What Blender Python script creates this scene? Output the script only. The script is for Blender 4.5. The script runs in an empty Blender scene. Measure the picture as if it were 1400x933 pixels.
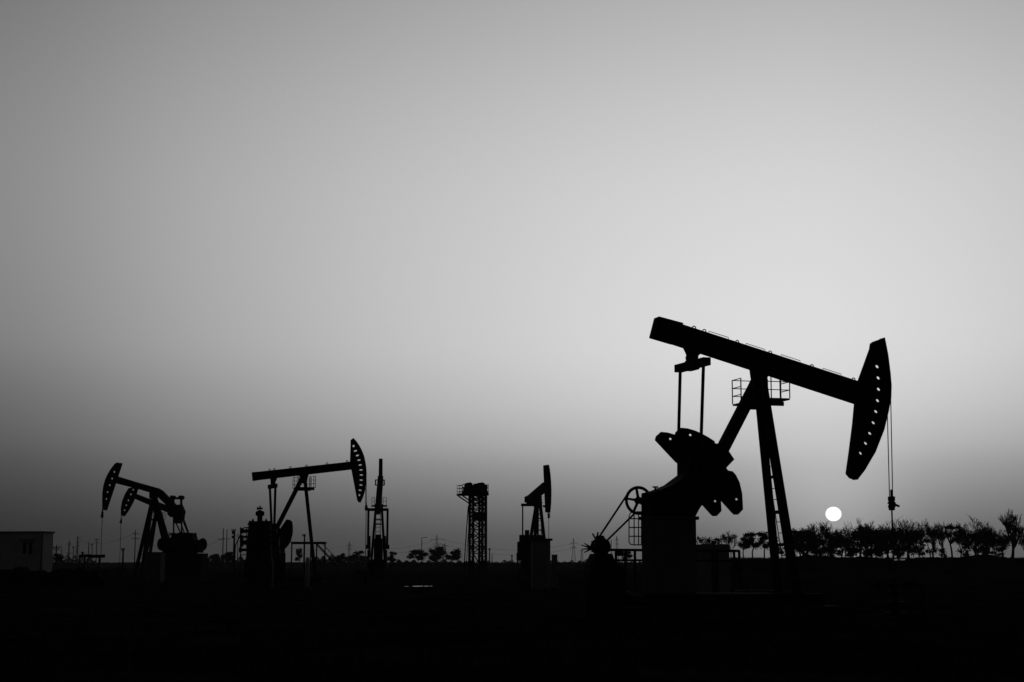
import bpy, bmesh, math, random
from mathutils import Vector, Matrix
from mathutils.geometry import tessellate_polygon

R = math.radians
random.seed(7)
scn = bpy.context.scene
col = scn.collection

# ------------------------------------------------------------------ camera
F = 2200.0            # focal length in pixels of the 1400 px wide photograph
HORIZON = 769.0
CAMH = 1.5
PITCH = math.atan((HORIZON - 466.5) / F)
cam_d = bpy.data.cameras.new('camera')
cam_d.sensor_width = 36.0
cam_d.lens = 36.0 * F / 1400.0
cam_d.clip_start = 0.1
cam_d.clip_end = 20000
cam = bpy.data.objects.new('camera', cam_d)
cam.location = (0, 0, CAMH)
cam.rotation_euler = (math.pi / 2 + PITCH, 0, 0)
col.objects.link(cam)
scn.camera = cam
CAM = Vector((0, 0, CAMH))
UP = Vector((0, -math.sin(PITCH), math.cos(PITCH)))
FW = Vector((0, math.cos(PITCH), math.sin(PITCH)))

def ray(px, py):
    return Vector((1, 0, 0)) * (px - 700) + UP * (466.5 - py) + FW * F

def at(px, py, D):
    d = ray(px, py)
    return CAM + d * (D / d.y)

def ground(px, D):
    p = at(px, HORIZON, D)
    return Vector((p.x, p.y, 0))

# ------------------------------------------------------------------ materials
def mat(name, c, rough=0.7, spec=0.3, metal=0.0, var=0.25, scale=6.0, bump=0.0):
    m = bpy.data.materials.new(name)
    m.use_nodes = True
    nt = m.node_tree
    b = nt.nodes['Principled BSDF']
    b.inputs['Roughness'].default_value = rough
    b.inputs['Metallic'].default_value = metal
    b.inputs['Specular IOR Level'].default_value = spec
    tc = nt.nodes.new('ShaderNodeTexCoord')
    n = nt.nodes.new('ShaderNodeTexNoise')
    n.inputs['Scale'].default_value = scale
    n.inputs['Detail'].default_value = 6
    n.inputs['Roughness'].default_value = 0.65
    nt.links.new(tc.outputs['Object'], n.inputs['Vector'])
    r = nt.nodes.new('ShaderNodeValToRGB')
    r.color_ramp.elements[0].position = 0.3
    r.color_ramp.elements[1].position = 0.72
    lo, hi = c * (1 - var), c * (1 + var)
    r.color_ramp.elements[0].color = (lo, lo, lo, 1)
    r.color_ramp.elements[1].color = (hi, hi, hi, 1)
    nt.links.new(n.outputs['Fac'], r.inputs['Fac'])
    nt.links.new(r.outputs['Color'], b.inputs['Base Color'])
    if bump:
        bp = nt.nodes.new('ShaderNodeBump')
        bp.inputs['Strength'].default_value = bump
        bp.inputs['Distance'].default_value = 0.05
        nt.links.new(n.outputs['Fac'], bp.inputs['Height'])
        nt.links.new(bp.outputs['Normal'], b.inputs['Normal'])
    return m

STEEL = mat('dark_painted_steel', 0.045, 0.8, 0.05, 0.0, 0.4, 3.0, 0.1)
GREASY = mat('greasy_machine_steel', 0.03, 0.8, 0.05, 0.0, 0.4, 5.0, 0.1)
ROPE = mat('steel_rope', 0.05, 0.7, 0.2)
CONCRETE = mat('oil_stained_concrete', 0.08, 0.95, 0.02, 0, 0.3, 2.5, 0.3)
WHITE = mat('white_plaster', 0.72, 0.9, 0.1, 0, 0.12, 1.2, 0.1)
PALE = mat('dull_grey_painted_sheet', 0.34, 0.9, 0.03, 0, 0.15, 1.5, 0.05)
DULL = mat('weathered_grey_paint', 0.19, 0.9, 0.03, 0, 0.2, 2.0, 0.05)
ROOFM = mat('dark_roofing', 0.08, 0.9, 0.1)
GLASS = mat('dark_window_glass', 0.02, 0.15, 0.5, 0, 0.1)
WOOD = mat('weathered_wood', 0.10, 0.9, 0.1, 0, 0.3, 8.0)
GALV = mat('galvanised_steel', 0.12, 0.7, 0.1, 0, 0.2)
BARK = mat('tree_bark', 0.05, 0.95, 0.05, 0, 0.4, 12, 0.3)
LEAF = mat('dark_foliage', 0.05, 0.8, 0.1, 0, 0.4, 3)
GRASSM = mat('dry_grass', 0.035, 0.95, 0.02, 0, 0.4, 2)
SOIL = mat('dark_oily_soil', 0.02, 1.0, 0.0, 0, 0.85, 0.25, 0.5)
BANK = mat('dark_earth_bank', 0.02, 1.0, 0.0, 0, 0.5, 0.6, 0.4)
WATER = mat('rippled_water', 0.01, 0.16, 0.5, 0, 0.1, 3.0, 0.1)

# ------------------------------------------------------------------ builders
class MB:
    def __init__(self):
        self.bm = bmesh.new()

    def poly_prism(self, loops, a, b):
        """loops: list of closed loops of Vectors (outer, holes...); extruded from offset a to b."""
        bm = self.bm
        fl = [v for l in loops for v in l]
        va = [bm.verts.new(v + a) for v in fl]
        vb = [bm.verts.new(v + b) for v in fl]
        for t in tessellate_polygon(loops):
            if len(set(t)) < 3:
                continue
            for vs in ([va[i] for i in t], [vb[i] for i in reversed(t)]):
                try:
                    bm.faces.new(vs)
                except ValueError:
                    pass
        k = 0
        for l in loops:
            n = len(l)
            for i in range(n):
                j = (i + 1) % n
                try:
                    bm.faces.new((va[k + i], va[k + j], vb[k + j], vb[k + i]))
                except ValueError:
                    pass
            k += n
        return self

    def box(self, lo, hi):
        x0, y0, z0 = lo
        x1, y1, z1 = hi
        L = [Vector((x0, y0, z0)), Vector((x1, y0, z0)), Vector((x1, y1, z0)), Vector((x0, y1, z0))]
        return self.poly_prism([L], Vector((0, 0, 0)), Vector((0, 0, z1 - z0)))

    def bar(self, p, q, w, t, side=Vector((0, 1, 0)), w2=None):
        """rectangular bar p->q, thickness t along side, width w across."""
        p, q = Vector(p), Vector(q)
        d = (q - p).normalized()
        s = (side - d * side.dot(d))
        if s.length < 1e-4:
            s = Vector((1, 0, 0)) - d * d.x
        s.normalize()
        u = d.cross(s)
        w2 = w if w2 is None else w2
        vs = []
        for c, ww in ((p, w), (q, w2)):
            for i, j in ((-1, -1), (1, -1), (1, 1), (-1, 1)):
                vs.append(self.bm.verts.new(c + u * (i * ww / 2) + s * (j * t / 2)))
        for f in ((3, 2, 1, 0), (4, 5, 6, 7), (0, 1, 5, 4), (1, 2, 6, 5), (2, 3, 7, 6), (3, 0, 4, 7)):
            self.bm.faces.new([vs[i] for i in f])
        return self

    def tube(self, pts, r, n=8, r2=None):
        pts = [Vector(p) for p in pts]
        m = len(pts)
        r2 = r if r2 is None else r2
        rings = []
        ref = None
        for i, p in enumerate(pts):
            d = (pts[min(i + 1, m - 1)] - pts[max(i - 1, 0)])
            if d.length < 1e-9:
                d = Vector((0, 0, 1))
            d.normalize()
            if ref is None:
                ref = Vector((1, 0, 0)) if abs(d.x) < 0.8 else Vector((0, 1, 0))
            s = (ref - d * ref.dot(d)).normalized()
            ref = s
            u = d.cross(s)
            rr = r + (r2 - r) * i / max(1, m - 1)
            rings.append([self.bm.verts.new(p + (s * math.cos(2 * math.pi * k / n) + u * math.sin(2 * math.pi * k / n)) * rr) for k in range(n)])
        for a, b in zip(rings, rings[1:]):
            for k in range(n):
                self.bm.faces.new((a[k], a[(k + 1) % n], b[(k + 1) % n], b[k]))
        self.bm.faces.new(list(reversed(rings[0])))
        self.bm.faces.new(rings[-1])
        return self

    def lathe(self, c, axis, prof, n=16):
        """prof: list of (distance along axis, radius)"""
        c, axis = Vector(c), Vector(axis).normalized()
        ref = Vector((1, 0, 0)) if abs(axis.x) < 0.8 else Vector((0, 0, 1))
        s = (ref - axis * ref.dot(axis)).normalized()
        u = axis.cross(s)
        rings = [[self.bm.verts.new(c + axis * h + (s * math.cos(2 * math.pi * k / n) + u * math.sin(2 * math.pi * k / n)) * max(r, 1e-3)) for k in range(n)] for h, r in prof]
        for a, b in zip(rings, rings[1:]):
            for k in range(n):
                self.bm.faces.new((a[k], a[(k + 1) % n], b[(k + 1) % n], b[k]))
        self.bm.faces.new(list(reversed(rings[0])))
        self.bm.faces.new(rings[-1])
        return self

    def torus(self, c, u, v, R_, r, n=28, m=8):
        c, u, v = Vector(c), Vector(u).normalized(), Vector(v).normalized()
        w = u.cross(v)
        rings = []
        for i in range(n):
            a = 2 * math.pi * i / n
            d = u * math.cos(a) + v * math.sin(a)
            rings.append([self.bm.verts.new(c + d * (R_ + r * math.cos(2 * math.pi * k / m)) + w * (r * math.sin(2 * math.pi * k / m))) for k in range(m)])
        for i in range(n):
            a, b = rings[i], rings[(i + 1) % n]
            for k in range(m):
                self.bm.faces.new((a[k], a[(k + 1) % m], b[(k + 1) % m], b[k]))
        return self

    def build(self, name, m, parent=None, bevel=0.0, smooth=False):
        bm = self.bm
        bmesh.ops.recalc_face_normals(bm, faces=bm.faces[:])
        me = bpy.data.meshes.new(name)
        bm.to_mesh(me)
        bm.free()
        me.materials.append(m)
        o = bpy.data.objects.new(name, me)
        col.objects.link(o)
        if parent is not None:
            o.parent = parent
        if smooth:
            for p in me.polygons:
                p.use_smooth = True
        if bevel:
            bv = o.modifiers.new('bevel', 'BEVEL')
            bv.width = bevel
            bv.segments = 2
            bv.limit_method = 'ANGLE'
        return o

def thing(name, label, cat, loc=(0, 0, 0), rz=0.0, group=None):
    o = bpy.data.objects.new(name, None)
    o.empty_display_size = 0.3
    col.objects.link(o)
    o.location = loc
    o.rotation_euler = (0, 0, rz)
    o['label'] = label
    o['category'] = cat
    if group:
        o['group'] = group
    return o

def tag(o, label, cat, group=None):
    o['label'] = label
    o['category'] = cat
    if group:
        o['group'] = group
    return o

# ------------------------------------------------------------------ a local frame that stands at a place of the photograph
class Frame:
    def __init__(self, name, label, cat, px, D, a, group=None):
        self.base = ground(px, D)
        self.a = R(a)
        self.e = thing(name, label, cat, self.base, self.a, group)
        self.M = Matrix.Rotation(-self.a, 3, 'Z')
        self.c = self.M @ (CAM - self.base)
        self.near = -1.0 if math.cos(self.a) > 0 else 1.0
        self.ppm = F / D

    def P(self, px, py, y=0.0):
        d = self.M @ ray(px, py)
        t = (y - self.c.y) / d.y
        return self.c + d * t

    def X(self, px, py, x=0.0):
        d = self.M @ ray(px, py)
        t = (x - self.c.x) / d.x
        return self.c + d * t

    # parts
    def prism(self, name, pts, y, t, m=STEEL, holes=(), parent=None, mb=None, bevel=0.0):
        b = mb or MB()
        b.poly_prism([[self.P(u, v, y) for u, v in pts]] + [[self.P(u, v, y) for u, v in h] for h in holes],
                     Vector((0, -t / 2, 0)), Vector((0, t / 2, 0)))
        return b if mb else b.build(name, m, parent or self.e, bevel)

    def bar(self, name, p, q, yp, yq, w, t, m=STEEL, parent=None, w2=None, mb=None):
        b = mb or MB()
        b.bar(self.P(p[0], p[1], yp), self.P(q[0], q[1], yq), w, t, w2=w2)
        return b if mb else b.build(name, m, parent or self.e)

    def down(self, p, y=0.0):
        """the point below pixel p on the ground"""
        v = self.P(p[0], p[1], y)
        return Vector((v.x, v.y, 0))

def slot(cx, cy, wx, wy, rot=0.0, n=10):
    out = []
    for i in range(n):
        a = 2 * math.pi * i / n
        x, y = wx / 2 * math.cos(a), wy / 2 * math.sin(a)
        out.append((cx + x * math.cos(rot) - y * math.sin(rot), cy + x * math.sin(rot) + y * math.cos(rot)))
    return out

def ibeam(f, name, quad, y, width, web, flange, m=STEEL):
    """quad: rear top, front top, front bottom, rear bottom (pixels). An I section."""
    b = MB()
    rt, ft, fb, rb = [f.P(u, v, y) for u, v in quad]
    hr, hf = (rt - rb), (ft - fb)
    ur, uf = hr.normalized() * flange, hf.normalized() * flange
    off = Vector((0, width / 2, 0))
    b.poly_prism([[rt, ft, ft - uf, rt - ur]], -off, off)
    b.poly_prism([[rb, fb, fb + uf, rb + ur]], -off, off)
    w = Vector((0, web / 2, 0))
    b.poly_prism([[rt - ur, ft - uf, fb + uf, rb + ur]], -w, w)
    n = 9
    for i in range(1, n):          # web stiffeners
        k = i / n
        p = (rt - ur).lerp(ft - uf, k)
        q = (rb + ur).lerp(fb + uf, k)
        b.bar(p, q, 0.02, width * 0.92)
    return b.build(name, m, f.e)

def head_part(f, outline, arc, y, thick, flange_w, holes):
    """horse head: a holed web plate with a wide flange on its curved front and a narrow one on its back."""
    h = MB()
    f.prism('', outline, y, thick, holes=holes, mb=h)
    o = h.build('horse_head', STEEL, f.e)
    a = MB()
    pts = [f.P(u, v, y) for u, v in arc]
    cen = sum((f.P(u, v, y) for u, v in outline), Vector()) / len(outline)
    inner = [p + (cen - p).normalized() * 0.035 for p in pts]
    outer = [p - (cen - p).normalized() * 0.01 for p in pts]
    off = Vector((0, flange_w / 2, 0))
    for i in range(len(pts) - 1):
        a.poly_prism([[outer[i], outer[i + 1], inner[i + 1], inner[i]]], -off, off)
    a.build('arc_flange', STEEL, o)
    # welded edge plate on the back of the head
    k = [p for p in outline if p not in arc]
    bk = MB()
    kp = [f.P(u, v, y) for u, v in k]
    for i in range(len(kp) - 1):
        p, q = kp[i] + (cen - kp[i]).normalized() * 0.03, kp[i + 1] + (cen - kp[i + 1]).normalized() * 0.03
        bk.bar(p, q, 0.03, flange_w * 0.55)
    bk.build('back_flange', STEEL, o)
    return o

def cage(f, c, sx, sy, h, name='service_platform', gap=0.0):
    """service platform round the post top: deck, posts and rails, centred on local point c"""
    deck = MB()
    deck.box((c.x - sx, c.y - sy, c.z - 0.05), (c.x + sx, c.y + sy, c.z))
    for s in (-1, 1):
        deck.bar((c.x - sx, c.y + s * sy * 0.6, c.z - 0.12), (c.x + sx, c.y + s * sy * 0.6, c.z - 0.12), 0.12, 0.06)
    d = deck.build(name, STEEL, f.e)
    for y in (-sy, sy):
        r = MB()
        k = y * .4
        for x in (-sx, -sx * .35, sx * .35, sx):
            r.tube([(c.x + x, c.y + y, c.z), (c.x + x, c.y + y, c.z + h)], 0.018, 6)
        for x in (-sx, sx):
            r.tube([(c.x + x, c.y + k, c.z), (c.x + x, c.y + k, c.z + h)], 0.018, 6)
        for z in (h, h * 0.66, h * 0.33):
            r.tube([(c.x - sx, c.y + k, c.z + z), (c.x - sx, c.y + y, c.z + z), (c.x + sx, c.y + y, c.z + z), (c.x + sx, c.y + k, c.z + z)], 0.014, 6)
        r.build('railing', GALV, d)
    return d

def ladder(f, p, q, w, name='ladder', side=Vector((0, 1, 0)), step=0.3, parent=None, r=0.022):
    p, q = Vector(p), Vector(q)
    b = MB()
    d = (q - p)
    s = (side - d.normalized() * side.dot(d.normalized())).normalized() * (w / 2)
    for k in (-1, 1):
        b.tube([p + s * k, q + s * k], r, 6)
    n = max(2, int(d.length / step))
    for i in range(1, n):
        c = p + d * (i / n)
        b.tube([c - s, c + s], r * 0.75, 5)
    return b.build(name, STEEL, parent or f.e)

def rope_set(f, p0, p1, carrier, rod_end, dy, r=0.02):
    """two bridle ropes, the carrier bar with its clamps, and the polished rod. pixels."""
    for s in (-1, 1):
        b = MB()
        off = Vector((0, s * dy, 0))
        a0, a1 = f.P(p0[0], p0[1]) + off, f.P(p1[0], p1[1]) + off * .85
        b.tube([a0, a0.lerp(a1, 0.5), a1], r, 6)
        b.build('bridle_rope', ROPE, f.e)
    c0, c1 = f.P(carrier[0], carrier[1]), f.P(carrier[2], carrier[3])
    c = MB()
    hgt = c0.z - c1.z
    x = (c0.x + c1.x) / 2
    c.box((x - 0.05, -dy - 0.015, c0.z - hgt * 0.30), (x + 0.05, dy + 0.015, c0.z))
    c.box((x - 0.065, -0.07, c1.z), (x + 0.065, 0.07, c0.z - hgt * 0.28))
    c.lathe((x, 0, c0.z - hgt * 0.62), (0, 0, 1), [(-0.09, 0.06), (-0.07, 0.11), (-.02, .11), (-.01, .075), (0.03, .075), (.04, .12), (0.08, 0.12), (0.10, 0.06)], 10)
    c.tube([(x, 0, c0.z - hgt * 0.5), (x + 0.22, -0.06, c0.z - hgt * 0.72)], 0.05, 6, 0.03)
    c.tube([(x, 0, c0.z), (x, 0, c0.z + hgt * 0.5)], 0.035, 6)
    co = c.build('carrier_bar', GREASY, f.e)
    rd = MB()
    e = f.P(rod_end[0], rod_end[1])
    rd.tube([(x, 0, c1.z), (x, 0, e.z)], 0.024, 8)
    rd.build('polished_rod', GALV, f.e)
    return Vector((x, 0, e.z))

def to_world(f, v):
    return f.base + Matrix.Rotation(f.a, 3, 'Z') @ Vector(v)

def wellhead(pos, rz, top, label, sc=1.0):
    t = thing('wellhead', label, 'wellhead', (pos.x, pos.y, 0), rz, 'wellheads under the rods of the pumpjacks')
    b = MB()
    b.lathe((0, 0, 0), (0, 0, 1), [(0, .32), (.06, .32), (.06, .16), (.3, .16), (.3, .27), (.38, .27), (.38, .14), (.6, .14), (.6, .24), (.68, .24), (.68, .1), (max(.75, top), .1)], 16)
    b.build('casing_head', GREASY, t)
    b = MB()
    b.tube([(-.75, 0, .85), (.75, 0, .85)], .06, 8)
    for s in (-1, 1):
        b.lathe((s * .45, 0, .85), (1, 0, 0), [(-.1, .13), (.1, .13)], 10)
    b.tube([(.75, 0, .85), (.9, 0, .8), (.9, 0, 0)], .05, 8)
    b.build('flow_tee', GREASY, t)
    for s in (-1, 1):
        w = MB()
        w.tube([(s * .45, -.05, .85), (s * .45, -.34, .85)], .022, 6)
        w.torus((s * .45, -.34, .85), (1, 0, 0), (0, 0, 1), .15, .018, 20, 6)
        w.tube([(s * .45 - .15, -.34, .85), (s * .45 + .15, -.34, .85)], .014, 6)
        w.tube([(s * .45, -.34, .7), (s * .45, -.34, 1.0)], .014, 6)
        w.build('hand_wheel', STEEL, t)
    b = MB()
    b.lathe((0, 0, max(.75, top)), (0, 0, 1), [(0, .1), (0.02, .15), (.14, .15), (.16, .07), (.3, .07)], 12)
    b.build('stuffing_box', GREASY, t)
    return t

JACKS = 'pumpjacks on the plain'

# ================================================================== PUMPJACK 1: the big one on the right
f = Frame('pumpjack', 'largest black pumpjack, nearest of all, its beam tipped down to the right above the sun', 'pumpjack', 1046, 46.0, 16, JACKS)
n = f.near
sk = MB()
pr, pf = f.P(872, 800, 0), f.P(1092, 800, 0)
for y in (-.75, .75):
    for z0, z1, hw in ((.30, .34, .13), (.34, .60, .03), (.60, .64, .13)):
        sk.box((pr.x - .1, y - hw, z0), (pf.x + .35, y + hw, z1))
for k in range(8):
    x = pr.x + (pf.x - pr.x) * k / 7
    sk.box((x - .05, -.72, .345), (x + .05, .72, .595))
sk.build('skid_base', STEEL, f.e)
fd = MB()
fd.box((pr.x - .4, -1.25, -.3), (pf.x + .7, 1.25, .298))
fd.build('concrete_footing', CONCRETE, f.e, 0.02)
# front legs of the samson post
for (top, mid, s, w) in (((1040.5, 512), (1076, 730), 1, .245), ((1035, 512), (1056, 730), -1, .215)):
    ya, yb = n * s * .16, n * s * .5
    a = f.P(top[0], top[1], ya)
    m_ = f.P(mid[0], mid[1], yb)
    d = (m_ - a)
    e = a + d * ((a.z - .64) / (a.z - m_.z))
    b = MB()
    b.bar(a, e, w, .14)
    b.bar((e.x, e.y, .70), (e.x, e.y, .645), .42, .42, Vector((0, 1, 0)))
    b.build('front_leg', STEEL, f.e)
    if s == 1:
        near_a, near_e = a, e
    else:
        far_a, far_e = a, e
for py in (603, 652.5, 701, 745):
    # horizontal braces between the two front legs
    zz = f.P(1055, py, 0).z
    ka, kb = (near_a.z - zz) / (near_a.z - near_e.z), (far_a.z - zz) / (far_a.z - far_e.z)
    b = MB()
    b.bar(near_a.lerp(near_e, ka), far_a.lerp(far_e, kb), .08, .08, Vector((0, 0, 1)))
    b.build('leg_brace', STEEL, f.e)
la = near_a.lerp(near_e, .12) + Vector((.0, -n * .14, 0))
le = near_e.lerp(near_a, .02) + Vector((-.02, -n * .19, 0))
ladder(f, le, la, .30, side=Vector((.9, n * .4, 0)), r=.016)
# rear leg
ra = f.P(1039, 515, 0)
rb = f.P(989, 612, 0)
re_ = ra + (rb - ra) * ((ra.z - 1.9) / (ra.z - rb.z))
b = MB()
b.bar(ra, re_, .31, .27)
b.build('rear_leg', STEEL, f.e)
b = MB()
b.bar((re_.x, 0, 1.98), (re_.x, 0, .645), .34, .34)
b.build('rear_leg_column', STEEL, f.e)
# saddle bearing
b = MB()
f.prism('', [(1027, 499), (1047, 506), (1047, 514), (1044, 526), (1031, 526), (1029, 514)], 0, .34, mb=b)
f.prism('', [(1031, 521), (1045, 521), (1047, 551), (1029, 551)], 0, .20, mb=b)
for s in (-1, 1):
    b.lathe(f.P(1038, 512, 0) + Vector((0, s * .17, 0)), (0, s, 0), [(0, .14), (.07, .14), (.08, .08), (.12, .08)], 14)
b.build('saddle_bearing', GREASY, f.e)
c = f.P(1040, 549, 0)
cage(f, c, .42, 1.03, .70)
# walking beam
ibeam(f, 'walking_beam', [(903, 436), (1174, 523.5), (1171, 552), (899, 463)], 0, .36, .10, .05)
b = MB()
f.prism('', [(897.5, 434), (931, 443), (921, 470.5), (890.5, 461.5)], 0, .40, mb=b)
b.build('beam_tail_weight', STEEL, f.e, 0.01)
for px, py in ((949, 449.3), (963, 453.8), (1008, 468.8), (1053, 483.2), (1110, 501.8), (1167, 520)):
    p = f.P(px, py, 0)
    b = MB()
    b.torus(p + Vector((0, 0, .015)), (1, 0, 0), (0, 0, 1), .05, .016, 14, 6)
    b.box((p.x - .05, -.02, p.z - .06), (p.x + .05, .02, p.z + .01))
    b.build('lifting_eye', STEEL, f.e)
for p0, p1 in (((969, 455.3), (996, 464)), ((1020, 472), (1046, 480.5)), ((1068, 487.3), (1094, 495.8)), ((1125, 506), (1150, 514))):
    b = MB()
    q0, q1 = f.P(p0[0], p0[1], .1), f.P(p1[0], p1[1], .1)
    upv = Vector((0, 0, .05))
    b.tube([q0, q0 + upv, q1 + upv, q1], .010, 5)
    b.build('grab_rail', GALV, f.e)
# horse head
HO = [(1192, 468), (1206, 463), (1210.5, 486), (1213.5, 510), (1215, 528), (1214.5, 545), (1211, 563), (1205, 588), (1193.5, 618), (1179, 643), (1169, 656), (1163, 655), (1158, 649), (1162, 620), (1166.5, 580), (1169, 551), (1172.5, 522)]
ARC = HO[1:11]
hol = [slot(1199, 501.5, 5.5, 3.8, .7), slot(1200.5, 517, 5.5, 3.8, .7), slot(1201, 532.5, 5.5, 3.7, .7), slot(1199.7, 548, 5.5, 3.5, .65), slot(1197.3, 563, 5.5, 3.4, .6), slot(1193.8, 578.3, 5.5, 3.3, .6), slot(1189, 592.8, 5.5, 3.3, .6), slot(1183.3, 606.5, 5.5, 3.3, .7), slot(1176.3, 620, 5.2, 3.2, .8), slot(1166, 634.5, 4.2, 5.2)]
hd = head_part(f, HO, ARC, 0, .05, .34, hol)
for px, py in ((1202, 486), (1170, 648)):
    b = MB()
    b.lathe(f.P(px, py, 0) + Vector((0, n * .03, 0)), (0, n, 0), [(0, .06), (.05, .06), (.06, .03)], 10)
    b.build('head_pin', GREASY, hd)
end = rope_set(f, (1215.2, 545), (1218.3, 679), (1215.5, 679, 1222.5, 698), (1221.5, 790), .11, .016)
w = to_world(f, end)
wellhead(w, R(16), end.z - .35, 'dark wellhead under the rod of the largest pumpjack, at the right')
# equalizer and pitman arms
eq = f.P(946.5, 500, 0)
b = MB()
f.prism('', [(935, 474), (958, 483), (953, 487), (950, 493), (951, 501), (942, 501), (942.5, 492), (939, 482)], 0, .24, mb=b)
b.lathe(f.P(946, 489, 0) + Vector((0, -.20, 0)), (0, 1, 0), [(0, .12), (.40, .12)], 14)
b.build('equalizer_bearing', GREASY, f.e)
pn, pfar = f.X(966.5, 494, eq.x), f.X(927, 504.5, eq.x)
b = MB()
b.bar(pn, pfar, .22, .24, Vector((1, 0, 0)))
b.bar(pn.lerp(pfar, .36), pn.lerp(pfar, .64), .30, .20, Vector((1, 0, 0)))
b.build('equalizer_beam', STEEL, f.e, 0.01)
for top, bot in (((961.8, 498), (958.4, 606)), ((930, 508), (927.5, 606))):
    a = f.X(top[0], top[1], eq.x)
    q = f.P(bot[0], bot[1], a.y)
    b = MB()
    b.tube([a, q], .048, 10)
    b.lathe(q - Vector((0, .09, 0)), (0, 1, 0), [(0, .13), (.18, .13)], 12)
    b.build('pitman_arm', STEEL, f.e)
# cranks with counterweights (near pair traced, far pair is the same shape on the other side)
UPW = [(921, 597), (922.5, 591.5), (929, 585.5), (938, 586.5), (948, 589.5), (957, 593.5), (966, 598.5), (974.5, 604), (975, 612), (968, 636), (950, 628)]
LOW = [(999, 645), (1003.5, 650), (1008.5, 660), (1012, 675), (1013.2, 697), (1006.5, 704), (1002, 704), (998, 700), (985, 685.5), (962, 660), (972, 640)]
CRK = [(942, 607), (955, 602), (990, 609), (1003, 628.5), (992, 640), (1000, 652), (998, 664), (985, 678), (965, 664), (951, 652), (951, 631)]
yc = n * .66
upw = [f.P(u, v, yc) for u, v in UPW]
low = [f.P(u, v, yc) for u, v in LOW]
crk = [f.P(u, v, yc) for u, v in CRK]
hup = [[f.P(u, v, yc) for u, v in slot(*h)] for h in ((942, 595.3, 5, 3.6), (962.5, 608.6, 5, 3.6), (946, 607.5, 3.5, 3))]
hlo = [[f.P(u, v, yc) for u, v in slot(*h)] for h in ((995.3, 659, 5, 3.6), (1005, 683, 5, 3.8), (985, 668, 4, 3))]
hcr = [[f.P(u, v, yc) for u, v in slot(*h)] for h in ((954, 634, 3.6, 3.4), (954, 641.5, 3.6, 3.4))]
for s in (1, -1):
    sh = Vector((0, 0 if s == 1 else -2 * yc, 0))
    b = MB()
    b.poly_prism([[p + sh for p in crk]] + [[p + sh for p in h] for h in hcr], Vector((0, -.06, 0)), Vector((0, .06, 0)))
    cr = b.build('crank', STEEL, f.e, 0.01)
    for L, H in ((upw, hup), (low, hlo)):
        b = MB()
        so = Vector((0, n * s * .09, 0))
        b.poly_prism([[p + sh + so for p in L]] + [[p + sh + so for p in h] for h in H], Vector((0, -.05, 0)), Vector((0, .05, 0)))
        b.build('counterweight', GREASY, cr)
ctr = f.P(962, 640, yc)
b = MB()
b.lathe((ctr.x, -.85, ctr.z), (0, 1, 0), [(0, .12), (.05, .17), (1.65, .17), (1.7, .12)], 16)
b.build('crank_shaft', GREASY, f.e)
# gear reducer
b = MB()
f.prism('', [(937, 630), (935, 648), (915, 663), (897, 670.5), (884, 674), (884, 706), (942, 706), (953, 690), (975, 648), (979, 620), (952, 613), (941, 618)], 0, .86, mb=b)
for k in range(6):
    p = f.P(893 + k * 9, 704, 0)
    for s in (-1, 1):
        b.lathe((p.x, s * .47, p.z), (0, 0, 1), [(0, .03), (.09, .03)], 6)
gr = b.build('gear_reducer', GREASY, f.e, 0.02)
b = MB()
p = f.P(896, 672, 0)
b.tube([p - Vector((0, 0, .1)), p + Vector((0, 0, .13))], .03, 8)
b.tube([p + Vector((-.08, 0, .12)), p + Vector((.08, 0, .12))], .025, 6)
b.build('breather_cap', STEEL, gr)
st0, st1 = f.P(882, 706, 0), f.P(946, 706, 0)
b = MB()
b.box((st0.x, -.30, .645), (st1.x, .30, st0.z - .004))
b.box((st0.x - .05, -.36, st0.z - .10), (st1.x + .07, .36, st0.z - .003))
b.build('reducer_stand', DULL, f.e, 0.01)
# belt wheel with spokes, on the far side, and its belts to the motor
yw = -n * .62
wc = f.P(873, 684.5, yw)
Rw = .40
b = MB()
b.torus(wc, (1, 0, 0), (0, 0, 1), Rw - .035, .045, 36, 8)
b.lathe(wc - Vector((0, .09, 0)), (0, 1, 0), [(0, .10), (.18, .10)], 14)
for k in range(5):
    an = R(100 + 72 * k)
    d = Vector((math.cos(an), 0, math.sin(an)))
    b.bar(wc + d * .08, wc + d * (Rw - .03), .07, .06, w2=.055)
b.tube([wc, (wc.x, -yw * .2, wc.z)], .05, 8)
b.build('belt_wheel', STEEL, f.e)
mc = f.P(819.5, 747.5, yw)
for p0, p1 in (((856.5, 678), (812.5, 744.5)), ((868, 702), (825, 744.0))):
    b = MB()
    b.bar(f.P(p0[0], p0[1], yw), f.P(p1[0], p1[1], yw), .045, .05)
    b.build('drive_belt', GREASY, f.e)
b = MB()
b.lathe(mc - Vector((0, .42, 0)), (0, 1, 0), [(0, .10), (.03, .20), (.12, .225), (.55, .225), (.62, .20), (.66, .11), (.70, .11)], 18)
for k in range(10):
    an = 2 * math.pi * k / 10
    d = Vector((math.cos(an), 0, math.sin(an))) * .235
    b.bar(mc + d + Vector((0, -.28, 0)), mc + d + Vector((0, .12, 0)), .03, .03, Vector((0, 0, 1)))
b.box((mc.x - .1, yw - .25, mc.z + .2), (mc.x + .06, yw + .02, mc.z + .30))
b.tube([mc + Vector((-.12, 0, .22)), mc + Vector((-.2, 0, .36))], .025, 5)
b.tube([mc + Vector((-.06, 0, .26)), mc + Vector((-.04, 0, .40))], .025, 5)
for ang, ln in ((150, .28), (165, .34), (185, .3), (205, .28)):
    d = Vector((math.cos(R(ang)), 0, math.sin(R(ang))))
    b.tube([mc + Vector((-.2, 0, -.05)), mc + Vector((-.2, 0, -.05)) + d * ln], .035, 5, .012)
b.build('electric_motor', GREASY, f.e)
b = MB()
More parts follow.
